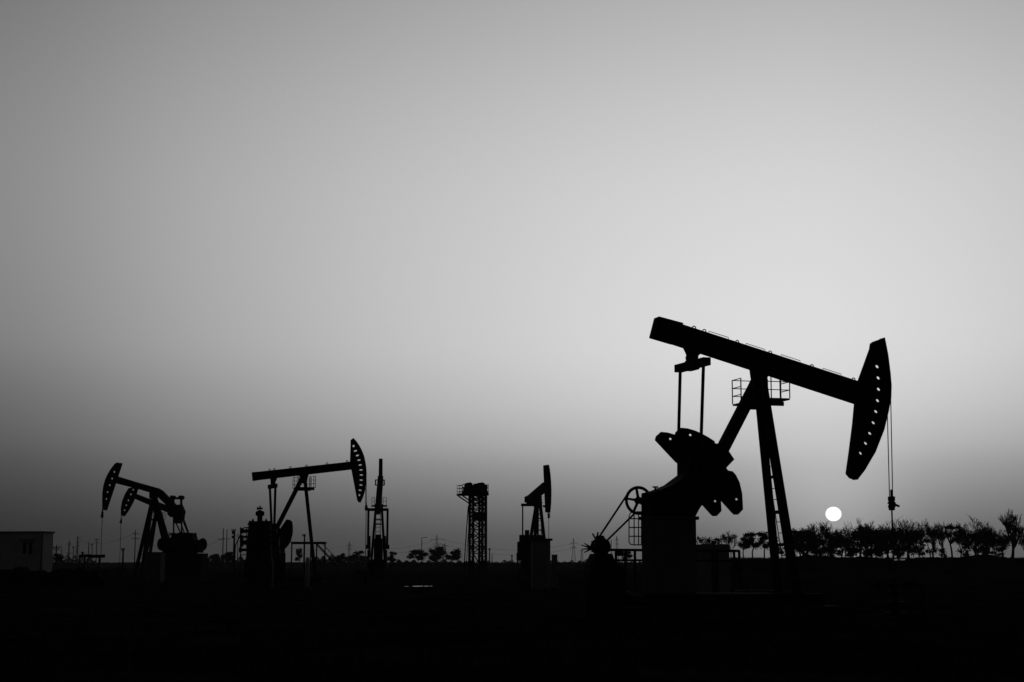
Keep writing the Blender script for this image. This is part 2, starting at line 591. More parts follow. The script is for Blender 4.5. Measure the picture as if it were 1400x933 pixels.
b.poly_prism([[Vector((mc.x - .55, 0, .0)), Vector((mc.x + .75, 0, .0)), Vector((mc.x + .62, 0, mc.z - .62)), Vector((mc.x + .36, 0, mc.z - .42)), Vector((mc.x + .28, 0, mc.z - .2)), Vector((mc.x - .18, 0, mc.z - .2)), Vector((mc.x - .34, 0, mc.z - .5))]], Vector((0, yw - .3, 0)), Vector((0, yw + .3, 0)))
b.build('motor_stand', STEEL, f.e, 0.01)
# guard cage below the belt wheel
b = MB()
yg = -n * .30
for px in (860, 867, 873, 877):
    p0, p1 = f.P(px, 703 if px > 862 else 706, yg), f.P(px, 741.5 if px < 862 else 745, yg)
    b.tube([p0, p1], .016, 6)
for py in (709.5, 721.5, 733.5):
    b.tube([f.P(860, py, yg), f.P(880, py, yg)], .018, 6)
    b.tube([f.P(860, py, yg), f.P(860, py, yg) + Vector((0, n * .5, 0))], .014, 6)
b.tube([f.P(860, 741.5, yg), f.P(862, 744.3, yg), f.P(866, 745.2, yg), f.P(880, 745.2, yg)], .016, 6)
b.tube([f.P(860, 706, yg), f.P(862, 701.5, yg), f.P(866, 700, yg), f.P(880, 700, yg)], .016, 6)
b.build('belt_guard_cage', GALV, f.e)


# ================================================================== PUMPJACK 2: left of centre
f = Frame('pumpjack', 'second largest pumpjack, left of centre, beam tilted up to a slotted head on its right', 'pumpjack', 422, 105.0, 19, JACKS)
n = f.near
b = MB()
x0, x1 = f.P(352, 800, 0).x, f.P(436, 800, 0).x
for y in (-.7, .7):
    b.box((x0, y - .12, .25), (x1, y + .12, .60))
for k in range(5):
    x = x0 + (x1 - x0) * k / 4
    b.box((x - .06, -.579, .30), (x + .06, .579, .55))
b.build('skid_base', STEEL, f.e)
b = MB()
b.box((x0 - .3, -1.2, -.3), (x1 + .5, 1.2, .248))
b.build('concrete_footing', CONCRETE, f.e, 0.02)
for s in (-1, 1):
    a = f.P(416.3, 650, s * .14)
    m_ = f.P(428, 760, s * .58)
    e = a + (m_ - a) * ((a.z - .6) / (a.z - m_.z))
    b = MB()
    b.bar(a, e, .20, .18)
    b.build('front_leg', STEEL, f.e)
a, m_ = f.P(415, 650, 0), f.P(377.5, 723.7, 0)
e = a + (m_ - a) * ((a.z - 2.6) / (a.z - m_.z))
b = MB()
b.bar(a, e, .26, .24)
b.bar((e.x, 0, 2.7), (e.x, 0, .61), .3, .3)
b.build('rear_leg', STEEL, f.e)
b = MB()
f.prism('', [(408, 644), (423, 643), (420, 653), (418.5, 661), (412, 661), (411, 653)], 0, .42, mb=b)
b.build('saddle_bearing', GREASY, f.e)
cage(f, f.P(415.8, 667, 0), .55, .95, .70)
ibeam(f, 'walking_beam', [(345, 646.2), (479.5, 631.4), (480.5, 642.3), (346, 657.6)], 0, .36, .12, .05)
b = MB()
f.prism('', [(344.7, 646), (352, 645.3), (353, 657), (345.9, 657.9)], 0, .38, mb=b)
b.build('beam_tail_weight', STEEL, f.e)
for px, py in ((368.6, 643.4), (375, 642.6), (397, 640.2), (419, 637.8), (447, 634.7), (474.5, 631.6)):
    p = f.P(px, py, 0)
    b = MB()
    b.torus(p + Vector((0, 0, .03)), (1, 0, 0), (0, 0, 1), .06, .022, 12, 6)
    b.build('lifting_eye', STEEL, f.e)
HO = [(479.5, 601.8), (482.6, 599.6), (486.6, 604), (490.7, 610), (494.2, 616.7), (497, 624), (498.8, 632.4), (499.9, 640), (500.3, 648), (500.1, 656), (499.5, 663.9), (498, 672), (495.7, 679.6), (492.3, 687.2), (489.7, 686.6), (488.6, 682.7), (480.5, 642.6), (478.6, 630.9)]
hol = [slot(483.4, 610.1, 3, 3)] + [slot(u, v, 4.8, 2.0, r_) for u, v, r_ in ((485.9, 616.7, -.35), (488.6, 623, -.25), (490.8, 629.3, -.2), (492.4, 636, -.15), (493.5, 642.8, -.05), (494, 649.7, .02), (493.8, 656.6, .05), (493.4, 663.4, .1), (492.3, 670.5, .15))] + [slot(491.3, 677.2, 2.8, 2.8)]
head_part(f, HO, HO[1:14], 0, .05, .34, hol)
end = rope_set(f, (500.3, 655), (500.4, 690), (499.3, 690.5, 502, 698.5), (499.3, 792), .12, .02)
w = to_world(f, end)
wellhead(w, R(19), end.z - .35, 'dark wellhead under the rod of the second largest pumpjack, left of centre')
b = MB()
f.prism('', [(370, 655), (378.5, 654), (376, 660), (374.5, 665), (371, 665), (370.5, 660)], 0, .3, mb=b)
b.build('equalizer_bearing', GREASY, f.e)
q = f.P(372.7, 665, 0)
b = MB()
b.bar(q + Vector((0, -1.05, 0)), q + Vector((0, 1.05, 0)), .26, .26, Vector((1, 0, 0)))
b.build('equalizer_beam', STEEL, f.e, 0.02)
for s in (-1, 1):
    a = q + Vector((0, s * .98, 0))
    e = f.P(371.5 if s * n < 0 else 375.0, 722, s * .98)
    b = MB()
    b.tube([a, e], .08, 8)
    b.lathe(e - Vector((0, .08, 0)), (0, 1, 0), [(0, .14), (.16, .14)], 12)
    b.build('pitman_arm', STEEL, f.e)
CW = [(391.7, 710.5), (396, 711), (399.3, 713.2), (400.3, 720), (400.2, 729.2), (397.5, 740), (394, 746), (389.3, 751), (382, 754.7), (376, 742), (380, 728)]
for s in (-1, 1):
    b = MB()
    f.prism('', [(370, 716), (378, 716), (394, 738), (388, 748), (378, 744)], s * .62, .12, mb=b)
    cr = b.build('crank', STEEL, f.e)
    b = MB()
    f.prism('', CW, s * .75, .12, mb=b)
    b.build('counterweight', GREASY, cr)
b = MB()
f.prism('', [(352, 735), (358, 727), (372, 722), (386, 730), (388, 756), (352, 756)], 0, .9, mb=b)
p = f.P(381, 730, 0)
b.lathe((p.x, -.85, p.z), (0, 1, 0), [(0, .14), (1.7, .14)], 12)
b.build('gear_reducer', GREASY, f.e, 0.02)
b = MB()
g0, g1 = f.P(354, 756, 0), f.P(388, 756, 0)
b.box((g0.x, -.62, .61), (g1.x, .62, g0.z - .004))
b.build('reducer_stand', STEEL, f.e)
p = f.P(352, 748, 0)
b = MB()
b.torus(Vector((p.x, -.7, p.z)), (1, 0, 0), (0, 0, 1), .42, .06, 24, 6)
for k in range(5):
    an = R(72 * k)
    b.bar((p.x, -.7, p.z), (p.x + .4 * math.cos(an), -.7, p.z + .4 * math.sin(an)), .07, .06)
b.build('belt_wheel', STEEL, f.e)

# tall flanged vessel with a cross valve in front of it
f = Frame('separator_vessel', 'stout dark upright vessel with bolted lid and cross shaped valve on top, left of centre', 'vessel', 354, 96, 0)
z = lambda py: f.P(354, py, 0).z
b = MB()
pp = f.ppm
b.lathe((0, 0, 0), (0, 0, 1), [(0, 20 / pp), (z(770), 20 / pp), (z(762), 17.5 / pp), (z(722), 15.5 / pp), (z(718), 15 / pp)], 28)
b.build('shell', STEEL, f.e, smooth=False)
b = MB()
b.lathe((0, 0, z(718)), (0, 0, 1), [(0, 16.5 / pp), (.1, 16.5 / pp), (.1, 11.5 / pp), (z(713) - z(718), 10 / pp)], 24)
for k in range(12):
    an = 2 * math.pi * k / 12
    b.lathe((math.cos(an) * 14 / pp, math.sin(an) * 14 / pp, z(718) - .08), (0, 0, 1), [(0, .05), (.32, .05)], 6)
for an in (R(-20), R(200)):
    b.lathe((math.cos(an) * 9.5 / pp, math.sin(an) * 9.5 / pp, z(714)), (0, 0, 1), [(0, .07), (.12, .07), (.12, .04), (.2, .04)], 8)
b.build('bolted_lid', STEEL, f.e)
b = MB()
b.lathe((0, 0, z(713)), (0, 0, 1), [(0, 3.6 / pp), (z(706) - z(713), 3.6 / pp), (z(705) - z(713), 6 / pp), (z(700) - z(713), 6 / pp), (z(699) - z(713), 4 / pp), (z(698) - z(713), 2 / pp)], 14)
b.lathe((0, 0, z(698)), (0, 0, 1), [(-.05, 1.0 / pp), (z(691.5) - z(698), 1.0 / pp)], 8)
b.tube([(-4.3 / pp, 0, z(695.3)), (3.6 / pp, 0, z(695.3))], .05, 8)
b.lathe((-4 / pp, 0, z(695.5)), (1, 0, 0), [(0, .09), (.08, .09)], 8)
b.build('cross_valve', GREASY, f.e)
for pxx, py, r_, ln in ((335, 742, .2, .5), (335, 726, .13, .5), (376, 742, .2, .5), (374, 727, .13, .4), (336, 734, .08, .7), (375.5, 735, .08, .6), (334, 752, .12, .6), (377, 755, .14, .5)):
    b = MB()
    q = f.P(pxx, py, -.3)
    d_ = -1 if pxx < 354 else 1
    b.lathe((q.x - d_ * ln * .5, -.3, q.z), (d_, 0, 0), [(0, r_ * .7), (ln * .75, r_ * .7), (ln * .75, r_ * 1.3), (ln, r_ * 1.3)], 12)
    b.build('pipe_nozzle', STEEL, f.e)
q0, q1 = f.P(333, 800, -.5), f.P(333, 721, -.5)
ladder(f, (q0.x, -.5, 0), (q1.x, -.5, q1.z), .42, side=Vector((.8, .6, 0)), r=.03)
b = MB()
g0, g1 = f.P(321, 746, 0), f.P(333.5, 722, 0)
b.tube([(g0.x, -.1, 0), (g0.x + .05, -.1, g0.z), (g1.x, -.1, g1.z), (0, -.1, z(720))], .035, 6)
b.build('vent_pipe', STEEL, f.e)

# platform with stairs right of it
f = Frame('access_platform', 'low open steel platform with a stair going down on its right, left of centre', 'platform', 424, 118, 0)
b = MB()
p = lambda px, py, y=0: f.P(px, py, y)
for y in (-.5, .5):
    for px in (399, 425, 433, 444.5):
        q = p(px, 743, y)
        b.bar((q.x, y, 0), (q.x, y, q.z), .09, .09)
    b.bar(p(398, 743, y), p(446, 743, y), .14, .07)
b.build('frame', STEEL, f.e)
b = MB()
q0, q1 = p(398, 741.6), p(446, 741.6)
b.box((q0.x, -.5, q0.z - .03), (q1.x, .5, q0.z + .03))
b.build('deck', STEEL, f.e)
b = MB()
for y in (-.45, .45):
    b.bar(p(433, 744, y), p(463, 776, y), .10, .05)
    b.bar(p(440, 743, y), p(468, 772, y), .05, .04)
for k in range(14):
    q = p(433 + 30 * k / 13, 744 + 32 * k / 13, 0)
    b.box((q.x - .12, -.44, q.z - .02), (q.x + .12, .44, q.z + .02))
b.build('stair', STEEL, f.e)
# pale post
f = Frame('marker_post', 'pale round post standing on the ground below the second pumpjack', 'post', 420.5, 92, 0)
b = MB()
b.lathe((0, 0, 0), (0, 0, 1), [(0, .13), (f.P(420, 763, 0).z - .08, .12), (f.P(420, 762, 0).z, .06)], 14)
b.build('pole', WHITE, f.e, smooth=True)
b = MB()
b.box((-.22, -.22, 0), (.22, .22, .12))
b.build('base_block', CONCRETE, f.e)

# ================================================================== PUMPJACK 3: seen end on
f = Frame('pumpjack', 'narrow upright pumpjack seen end on, just right of the slotted head of another', 'pumpjack', 518, 150, 92.5, JACKS)
X = f.X
xr = -2.9      # local x of the rear (near) end
def xbar(b, p, q, xp, xq, w, t):
    b.bar(X(p[0], p[1], xp), X(q[0], q[1], xq), w, t, Vector((1, 0, 0)))
    return b
# beam: rises away from the camera to the head at the top
b = MB()
p0, p1 = X(516.5, 699, xr), X(520.3, 655, 4.4)
b.bar(p0, p1, .52, .62, Vector((0, 0, 1)))
b.build('walking_beam', STEEL, f.e)
b = MB()
t0, t1 = X(520.4, 627.5, 4.6), X(520.2, 689, 4.6)
hy = (t0.y + t1.y) / 2
b.poly_prism([[Vector((4.3, 0, t0.z)), Vector((4.75, 0, t0.z)), Vector((5.35, 0, (t0.z + t1.z) / 2 + .5)), Vector((5.3, 0, (t0.z + t1.z) / 2 - .5)), Vector((4.7, 0, t1.z)), Vector((4.3, 0, t1.z)), Vector((4.0, 0, (t0.z + t1.z) / 2))]],
             Vector((0, hy - .17, 0)), Vector((0, hy + .17, 0)))
b.build('horse_head', STEEL, f.e)
b = MB()
q = X(519.3, 660, 2.6)
xbar(b, (513.2, 656.5), (525.6, 656.5), 2.6, 2.6, .10, .08)
xbar(b, (513.2, 663.5), (525.6, 663.5), 2.6, 2.6, .10, .08)
for px in (513.5, 517, 522.5, 525.3):
    xbar(b, (px, 656), (px, 664), 2.6, 2.6, .12, .08)
b.build('beam_clamp', STEEL, f.e)
# service platform with two railed wings
b = MB()
xbar(b, (508, 692), (529, 692), 0, 0, .14, .8)
pl = b.build('service_platform', STEEL, f.e)
for u, v in ((508.5, 512), (523.8, 528.2)):
    b = MB()
    for px in (u, v):
        for dx in (-.35, .35):
            b.tube([X(px, 691, dx), X(px, 680.6, dx)], .025, 5)
    for py in (680.6, 685.5):
        b.tube([X(u, py, -.35), X(v, py, -.35), X(v, py, .35), X(u, py, .35), X(u, py, -.3)], .02, 5)
    b.build('railing', GALV, pl)
for s, tp, bt in ((-1, (514.2, 698), (510.3, 736)), (1, (521.8, 698), (524.3, 736))):
    for xb, xt in ((1.6, .1), (-1.2, -.1)):
        a, e = X(tp[0], tp[1] - 8, xt), X(bt[0], bt[1], xb)
        e2 = a + (e - a) * (a.z / (a.z - e.z))
        b = MB()
        b.bar(a, e2, .22, .18, Vector((1, 0, 0)))
        b.build('front_leg' if xb > 0 else 'rear_leg', STEEL, f.e)
for py in (711, 717):
    b = MB()
    xbar(b, (512, py), (523, py), .9, .9, .11, .1)
    b.build('leg_brace', STEEL, f.e)
q0, q1 = X(516.5, 762, 1.2), X(517, 698, .3)
ladder(f, q0, q1, .42, side=Vector((0, 1, 0)), step=.4, r=.03)
b = MB()
xbar(b, (503, 697), (530.7, 697), xr, xr, .26, .28)
b.build('equalizer_beam', STEEL, f.e, 0.02)
for px, px2 in ((503.8, 503.0), (530.0, 529.3)):
    b = MB()
    b.tube([X(px, 696, xr), X(px2, 750, xr)], .10, 8)
    b.lathe(X(px2, 748, xr) - Vector((0, .2, 0)), (0, 1, 0), [(0, .2), (.4, .2)], 10)
    b.build('pitman_arm', STEEL, f.e)
for px in (505.3, 526.5):
    b = MB()
    xbar(b, (px, 733), (px, 762), xr + .4, xr + .4, .15, 1.0)
    cr = b.build('crank', STEEL, f.e, 0.02)
    b = MB()
    o_ = -1 if px < 515 else 1
    xbar(b, (px + o_ * 1.4, 752), (px + o_ * 1.4, 776), xr + .4, xr + .4, .16, 1.6)
    b.build('counterweight', GREASY, cr)
b = MB()
xbar(b, (511.5, 751), (523, 751), xr + .2, xr + .2, 1.9, 1.4)
xbar(b, (513, 738), (521, 738), xr + .4, xr + .4, .9, 1.0)
g_ = b.build('gear_reducer', GREASY, f.e, 0.03)
b = MB()
for py in (748, 753):
    p_ = X(516, py, xr - .55)
    b.lathe(p_, (1, 0, 0), [(0, .2), (-.1, .2)], 12)
b.build('inspection_cover', STEEL, g_)
b = MB()
lo, hi = X(507, 760, xr), X(526, 760, xr)
b.box((xr - .8, min(lo.y, hi.y), .0), (1.6, max(lo.y, hi.y), X(516, 765, xr).z))
b.build('skid_base', STEEL, f.e)

# ================================================================== lattice tower
f = Frame('lattice_tower', 'square lattice steel tower with machinery and a railed platform at its top, in the middle', 'tower', 653, 180, 18)
b = MB()
hw = 0.74
zt = f.P(652, 678, 0).z
cs = [(-hw, -hw), (hw, -hw), (hw, hw), (-hw, hw)]
for (x, y) in cs:
    pass
b.bm.free()
for (x, y) in cs:
    b = MB()
    b.bar((x, y, 0), (x, y, zt), .21, .21)
    b.build('leg', STEEL, f.e)
lv = [0.15] + [f.P(652, py, 0).z for py in (757, 741, 724.5, 711.6, 701, 691, 684, 678)]
for i in range(len(lv)):
    b = MB()
    for k in range(4):
        a_, c_ = cs[k], cs[(k + 1) % 4]
        b.bar((a_[0], a_[1], lv[i]), (c_[0], c_[1], lv[i]), .15, .10, Vector((0, 0, 1)))
    b.build('horizontal_brace', STEEL, f.e)
b = MB()
for i in range(len(lv) - 1):
    for k in range(4):
        a_, c_ = cs[k], cs[(k + 1) % 4]
        b.bar((a_[0], a_[1], lv[i]), (c_[0], c_[1], lv[i + 1]), .10, .07)
        b.bar((c_[0], c_[1], lv[i]), (a_[0], a_[1], lv[i + 1]), .10, .07)
b.build('cross_brace', STEEL, f.e)
b = MB()
b.box((-hw - .02, -hw - .10, f.P(652, 711.6, -hw).z), (hw + .02, -hw - .03, f.P(652, 701, -hw).z))
b.build('sheet_panel', STEEL, f.e)
ladder(f, (hw * .55, hw * .2, 0), (hw * .55, hw * .2, zt), .42, r=.035)
b = MB()
b.bar((hw * .15, -hw * .2, 0), (hw * .15, -hw * .2, zt), .18, .18)
b.build('guide_rail', STEEL, f.e)
pl0, pl1 = f.P(628, 677, 0), f.P(664.5, 677, 0)
b = MB()
b.box((pl0.x, -1.1, zt), (pl1.x, 1.1, zt + .22))
pl = b.build('top_platform', STEEL, f.e)
zr = f.P(650, 664, 0).z
for (xa, xb) in ((pl0.x + .05, pl0.x + .62), (pl1.x - .05, pl1.x - .35)):
    b = MB()
    for xx in (xa, (xa + xb) / 2, xb):
        for y in (-1.05, 1.05):
            b.tube([(xx, y, zt + .2), (xx, y, zr + (.12 if xx > 0 else 0))], .03, 5)
    for zz in (zr, zr - .35, zr - .7):
        b.tube([(xb, -1.05, zz), (xa, -1.05, zz), (xa, 1.05, zz), (xb, 1.05, zz)], .028, 5)
    if xa < 0:
        b.tube([(xa, -1.05, zr), (xa + .25, -1.05, zr + .1), (xb, -1.05, zr)], .028, 5)
    b.build('railing', GALV, pl)
for y in (-.8, .8):
    b = MB()
    b.bar((pl0.x + .1, y, zt - .02), (-hw - .06, y * .9, f.P(641, 688, 0).z), .13, .10)
    b.build('knee_brace', STEEL, f.e)
# machinery on the platform
def mpart(name, u0, v0, u1, v1, y0, y1, m=GREASY):
    b = MB()
    p0, p1 = f.P(u0, v0, 0), f.P(u1, v1, 0)
    b.box((p0.x, y0, p1.z), (p1.x, y1, p0.z))
    return b.build(name, m, f.e, 0.03)
mpart('winch_frame', 635, 665.5, 664.5, 668.2, -.7, .7)
mpart('winch_bed', 634.5, 671.5, 665, 675.2, -.7, .7)
mpart('gear_box', 635, 666, 642.5, 674, -.6, .6)
mpart('gear_box', 644.5, 666.5, 653.5, 673, -.6, .6)
mpart('gear_box', 656.5, 666, 664, 674, -.6, .6)
for u, v, r_ in ((640.5, 664.0, 4.0), (651.5, 664.6, 3.4), (657.5, 663.6, 3.6), (661.5, 666, 3.2)):
    b = MB()
    q = f.P(u, v, 0)
    b.lathe((q.x, -.6, q.z), (0, 1, 0), [(0, r_ / f.ppm), (1.2, r_ / f.ppm)], 14)
    b.build('winch_drum', GREASY, f.e)
for u, v in ((638, 661.5), (644.5, 663), (649, 661.8), (655, 660.5), (659.5, 660.8), (663, 664)):
    b = MB()
    q, q1 = f.P(u, 672, -.72), f.P(u, v, -.72)
    b.tube([(q.x, -.72, q.z), (q1.x, -.72, q1.z)], .07, 8)
    b.lathe((q1.x, -.72, q1.z - .1), (0, 0, 1), [(0, .13), (.12, .13)], 8)
    b.build('winch_post', GREASY, f.e)
b = MB()
a_, e_ = f.P(640.2, 692, -.9), f.P(634.8, 769, -.9)
e_ = a_ + (e_ - a_) * (a_.z / (a_.z - e_.z))
b.tube([a_, e_], .06, 8)
b.tube([a_ + Vector((.18, 0, -.1)), e_ + Vector((.28, 0, 0))], .035, 6)
b.build('side_ladder', STEEL, f.e)

# ================================================================== PUMPJACK 4: seen from behind, right of the tower
f = Frame('pumpjack', 'small pumpjack behind the pale kiosk, its narrow head raised steeply at the top', 'pumpjack', 737, 144, 66, JACKS)
n = f.near
ZG = .35
b = MB()
b.box((-3.6, -1.0, 0), (2.2, 1.0, ZG))
b.build('concrete_footing', CONCRETE, f.e)
BM = [(744.5, 659.7), (724, 677.5), (719.6, 679.5), (719.6, 687.4), (727, 687.6), (738, 678), (745.5, 671.8)]
f.prism('walking_beam', BM, 0, .36)
HO = [(743.7, 636.4), (748.6, 635.9), (749.6, 641), (750.6, 648.5), (751.4, 658), (751.9, 668.5), (751.9, 678), (751.6, 688), (750.4, 701), (746.5, 701), (746, 690), (745.3, 671.5), (744.6, 660)]
head_part(f, HO, HO[1:9], 0, .10, .30, [slot(746.2, 648.5, 1.0, 1.6), slot(746.8, 672, 1, 1.6), slot(747.2, 679, 1, 1.6)])
end = rope_set(f, (750.2, 701), (750.2, 702.5), (748.6, 702.3, 751.8, 709), (749.8, 760), .1, .02)
xe = f.P(723.5, 690, 0).x
b = MB()
b.bar(f.X(713, 690.6, xe), f.X(737, 690.6, xe), .24, .26, Vector((1, 0, 0)))
b.build('equalizer_beam', STEEL, f.e, 0.02)
b = MB()
q = f.P(724, 685.5, 0)
b.box((q.x - .25, -.2, q.z - .4), (q.x + .25, .2, q.z + .1))
b.build('equalizer_bearing', GREASY, f.e)
for px, pb in ((714.6, 714.5), (736.0, 735.6)):
    b = MB()
    b.tube([f.X(px, 690, xe), f.X(pb, 738, xe)], .065, 8)
    b.build('pitman_arm', STEEL, f.e)
for (tp, bt, xt, xb, nm) in (((733.5, 688), (726.6, 730), -.1, -1.3, 'rear_leg'), ((735, 688), (731.8, 730), 0, .9, 'front_leg'), ((738, 684), (743.3, 731), 0, .9, 'front_leg')):
    a, e = f.X(tp[0], tp[1], xt), f.X(bt[0], bt[1], xb)
    e2 = a + (e - a) * ((a.z - ZG) / (a.z - e.z))
    b = MB()
    b.bar(a, e2, .24, .2, Vector((1, 0, 0)))
    b.build(nm, STEEL, f.e)
for py in (703, 709, 725):
    b = MB()
    u0 = 735 - 3.2 * (py - 688) / 42
    u1 = 738 + 5.3 * (py - 684) / 47
    xx = .9 * (py - 686) / 44
    b.bar(f.X(u0, py, xx), f.X(u1, py, xx), .11, .10, Vector((1, 0, 0)))
    b.build('leg_brace', STEEL, f.e)
b = MB()
f.prism('', [(729, 680), (737.5, 678), (738.5, 690), (731, 690)], 0, .42, mb=b)
b.build('saddle_bearing', GREASY, f.e)
ladder(f, f.X(738, 758, 1.2), f.X(736.6, 692, .2), .4, side=Vector((0, 1, 0)), step=.4, r=.028)
c = f.P(739, 691.5, 0)
cage(f, Vector((.15, -.1, c.z)), .45, .75, .75)
b = MB()
b.bar(f.X(713.2, 737.5, xe + .3), f.X(731, 737.5, xe + .3), .75, 1.1, Vector((1, 0, 0)))
b.bar(f.X(715, 742, xe + .3), f.X(734, 742, xe + .3), .4, 1.1, Vector((1, 0, 0)))
b.lathe(f.X(720.6, 732, xe), (0, 0, 1), [(0, .2), (.45, .2)], 10)
b.build('gear_reducer', GREASY, f.e, 0.03)
for px in (714.5, 737.5):
    b = MB()
    b.bar(f.X(px, 732, xe + .2), f.X(px, 745, xe + .2), .22, 1.0, Vector((1, 0, 0)))
    cr = b.build('crank', STEEL, f.e)
    b = MB()
    b.bar(f.X(px + .3, 741, xe + .2), f.X(px + .3, 757, xe + .2), .42, 1.5, Vector((1, 0, 0)))
    b.build('counterweight', GREASY, cr)
b = MB()
q0, q1 = f.X(717, 745, xe), f.X(733, 745, xe)
b.box((xe - .6, min(q0.y, q1.y), ZG + .002), (xe + 1.2, max(q0.y, q1.y), q0.z - .05))
b.build('reducer_stand', STEEL, f.e)

# pale kiosk in front of it
f = Frame('kiosk', 'pale box kiosk with a thin overhanging flat roof, right of the lattice tower', 'kiosk', 740, 94, 2)
b = MB()
lo, hi = f.P(727.5, 737, -.5), f.P(752.5, 737, -.5)
b.box((lo.x, -.5, 0), (hi.x, .6, lo.z - .1))
b.build('wall', PALE, f.e, 0.01)
b = MB()
b.box((lo.x - .08, -.62, lo.z - .098), (hi.x + .12, .72, lo.z + .02))
b.build('roof', ROOFM, f.e, 0.01)
b = MB()
b.box((lo.x + .25, -.53, .15), (hi.x - .2, -.502, lo.z - .35))
d_ = b.build('door', PALE, f.e)
b = MB()
b.tube([(hi.x - .3, -.53, 1.2), (hi.x - .3, -.58, 1.2), (hi.x - .3, -.58, 1.4), (hi.x - .3, -.53, 1.4)], .015, 6)
b.build('handle', STEEL, d_)
f = Frame('equipment_box', 'low pale box attached beside the pale kiosk on its right', 'box', 757.5, 93, 2)
b = MB()
lo, hi = f.P(754.6, 758.5, 0), f.P(761.6, 758.5, 0)
b.box((lo.x, -.3, .08), (hi.x, .3, lo.z - .04))
b.build('body', PALE, f.e, 0.01)
b = MB()
b.box((lo.x - .02, -.33, lo.z - .038), (hi.x + .03, .33, lo.z))
b.build('lid', ROOFM, f.e)
b = MB()
b.box((lo.x + .02, -.25, 0), (hi.x - .02, .25, .078))
b.build('plinth', CONCRETE, f.e)
f = Frame('switch_cabinet', 'small dark cabinet on legs left of the pale kiosk', 'cabinet', 710, 120, 6)
b = MB()
lo, hi = f.P(706.5, 756, 0), f.P(714, 756, 0)
b.box((lo.x, -.25, f.P(710, 766.5, 0).z), (hi.x, .25, lo.z))
b.build('body', STEEL, f.e, 0.01)
for xx in (lo.x + .05, hi.x - .05):
    b = MB()
    b.box((xx - .04, -.05, 0), (xx + .04, .05, f.P(710, 766.5, 0).z - .002))
    b.build('leg', STEEL, f.e)
b = MB()
b.tube([(hi.x - .1, 0, lo.z), (hi.x - .1, 0, f.P(711, 750, 0).z)], .045, 6)
b.build('conduit', STEEL, f.e)

# ================================================================== PUMPJACKS 5 and 6: the pair at the left
def left_jack(label, px, D, a, beam, head, arc, holes, apex, fl_bot, rl_bot, rope, carrier, rodend, tail=None, cageh=None):
    f = Frame('pumpjack', label, 'pumpjack', px, D, a, JACKS)
    n = f.near
    b = MB()
    f.prism('', beam, 0, .34, mb=b)
    b.build('walking_beam', STEEL, f.e)
    head_part(f, head, arc, 0, .06, .30, holes)
    rd = rope_set(f, rope[0], rope[1], carrier, rodend, .1, .018)
    for s in (-1, 1):
        ap = f.P(apex[0], apex[1], s * .14)
        m_ = f.P(fl_bot[0] + (fl_bot[2] if s == n else -fl_bot[2]), fl_bot[1], s * .6)
        e = ap + (m_ - ap) * ((ap.z - .5) / (ap.z - m_.z))
        b = MB()
        b.bar(ap, e, .25, .20)
        b.build('front_leg', STEEL, f.e)
        if s == n:
            na, ne = ap, e
        else:
            fa, fe = ap, e
    for k in (.35, .55, .75, .93):
        b = MB()
        b.bar(na.lerp(ne, k), fa.lerp(fe, k), .09, .09, Vector((0, 0, 1)))
        b.build('leg_brace', STEEL, f.e)
    ladder(f, ne.lerp(fe, .5), na.lerp(fa, .5), .42, side=Vector((.2, 1, 0)), step=.45, r=.035)
    ap, m_ = f.P(apex[0], apex[1], 0), f.P(rl_bot[0], rl_bot[1], 0)
    e = ap + (m_ - ap) * ((ap.z - .5) / (ap.z - m_.z))
    b = MB()
    b.bar(ap, e, .40, .26, w2=.62)
    b.build('rear_leg', STEEL, f.e)
    b = MB()
    b.box((min(ne.x, e.x) - 2.2, -1.0, 0), (max(ne.x, e.x) + .6, 1.0, .498))
    b.build('concrete_footing', CONCRETE, f.e)
    q = f.P(apex[0], apex[1], 0)
    b = MB()
    b.box((q.x - .3, -.22, q.z - .35), (q.x + .3, .22, q.z + .25))
    b.build('saddle_bearing', GREASY, f.e, 0.03)
    if cageh:
        cage(f, Vector((q.x, 0, q.z - cageh)), .5, .9, .65)
    return f, rd

E_BEAM = [(160.5, 651.5), (186, 659.3), (217, 668), (222.5, 671.3), (249.5, 699.5), (246, 707), (238, 700), (214, 677.5), (209.5, 674.8), (189, 668.8), (158.5, 661)]
E_HEAD = [(167.2, 633.5), (160.5, 632.8), (157.3, 635), (151.5, 642.8), (147.5, 650), (144.7, 656.3), (142.4, 664.5), (141.1, 673.6), (140.7, 687), (141.6, 697.3), (145.7, 698.4), (150.5, 683.3), (157.3, 662.5), (161, 650.5)]
f, rd = left_jack('leftmost and larger pumpjack of the left pair, its beam bent down at the tail', 208, 133, 168,
              E_BEAM, E_HEAD, E_HEAD[1:10],
              [slot(156.3, 645.4, 2.6, 2.8), slot(153.4, 654.5, 2.6, 2.8), slot(150.1, 663.5, 2.6, 2.8), slot(147.2, 673, 2.5, 2.8), slot(145.5, 682.4, 2.4, 2.8)],
              (210, 676), (193.5, 762, 3.4), (229, 745), ((140.7, 690), (140.2, 700)), (138.2, 700, 141.6, 708.5), (137.0, 786))
wellhead(to_world(f, rd), R(168), rd.z - .35, 'dark wellhead under the rod of the leftmost pumpjack')
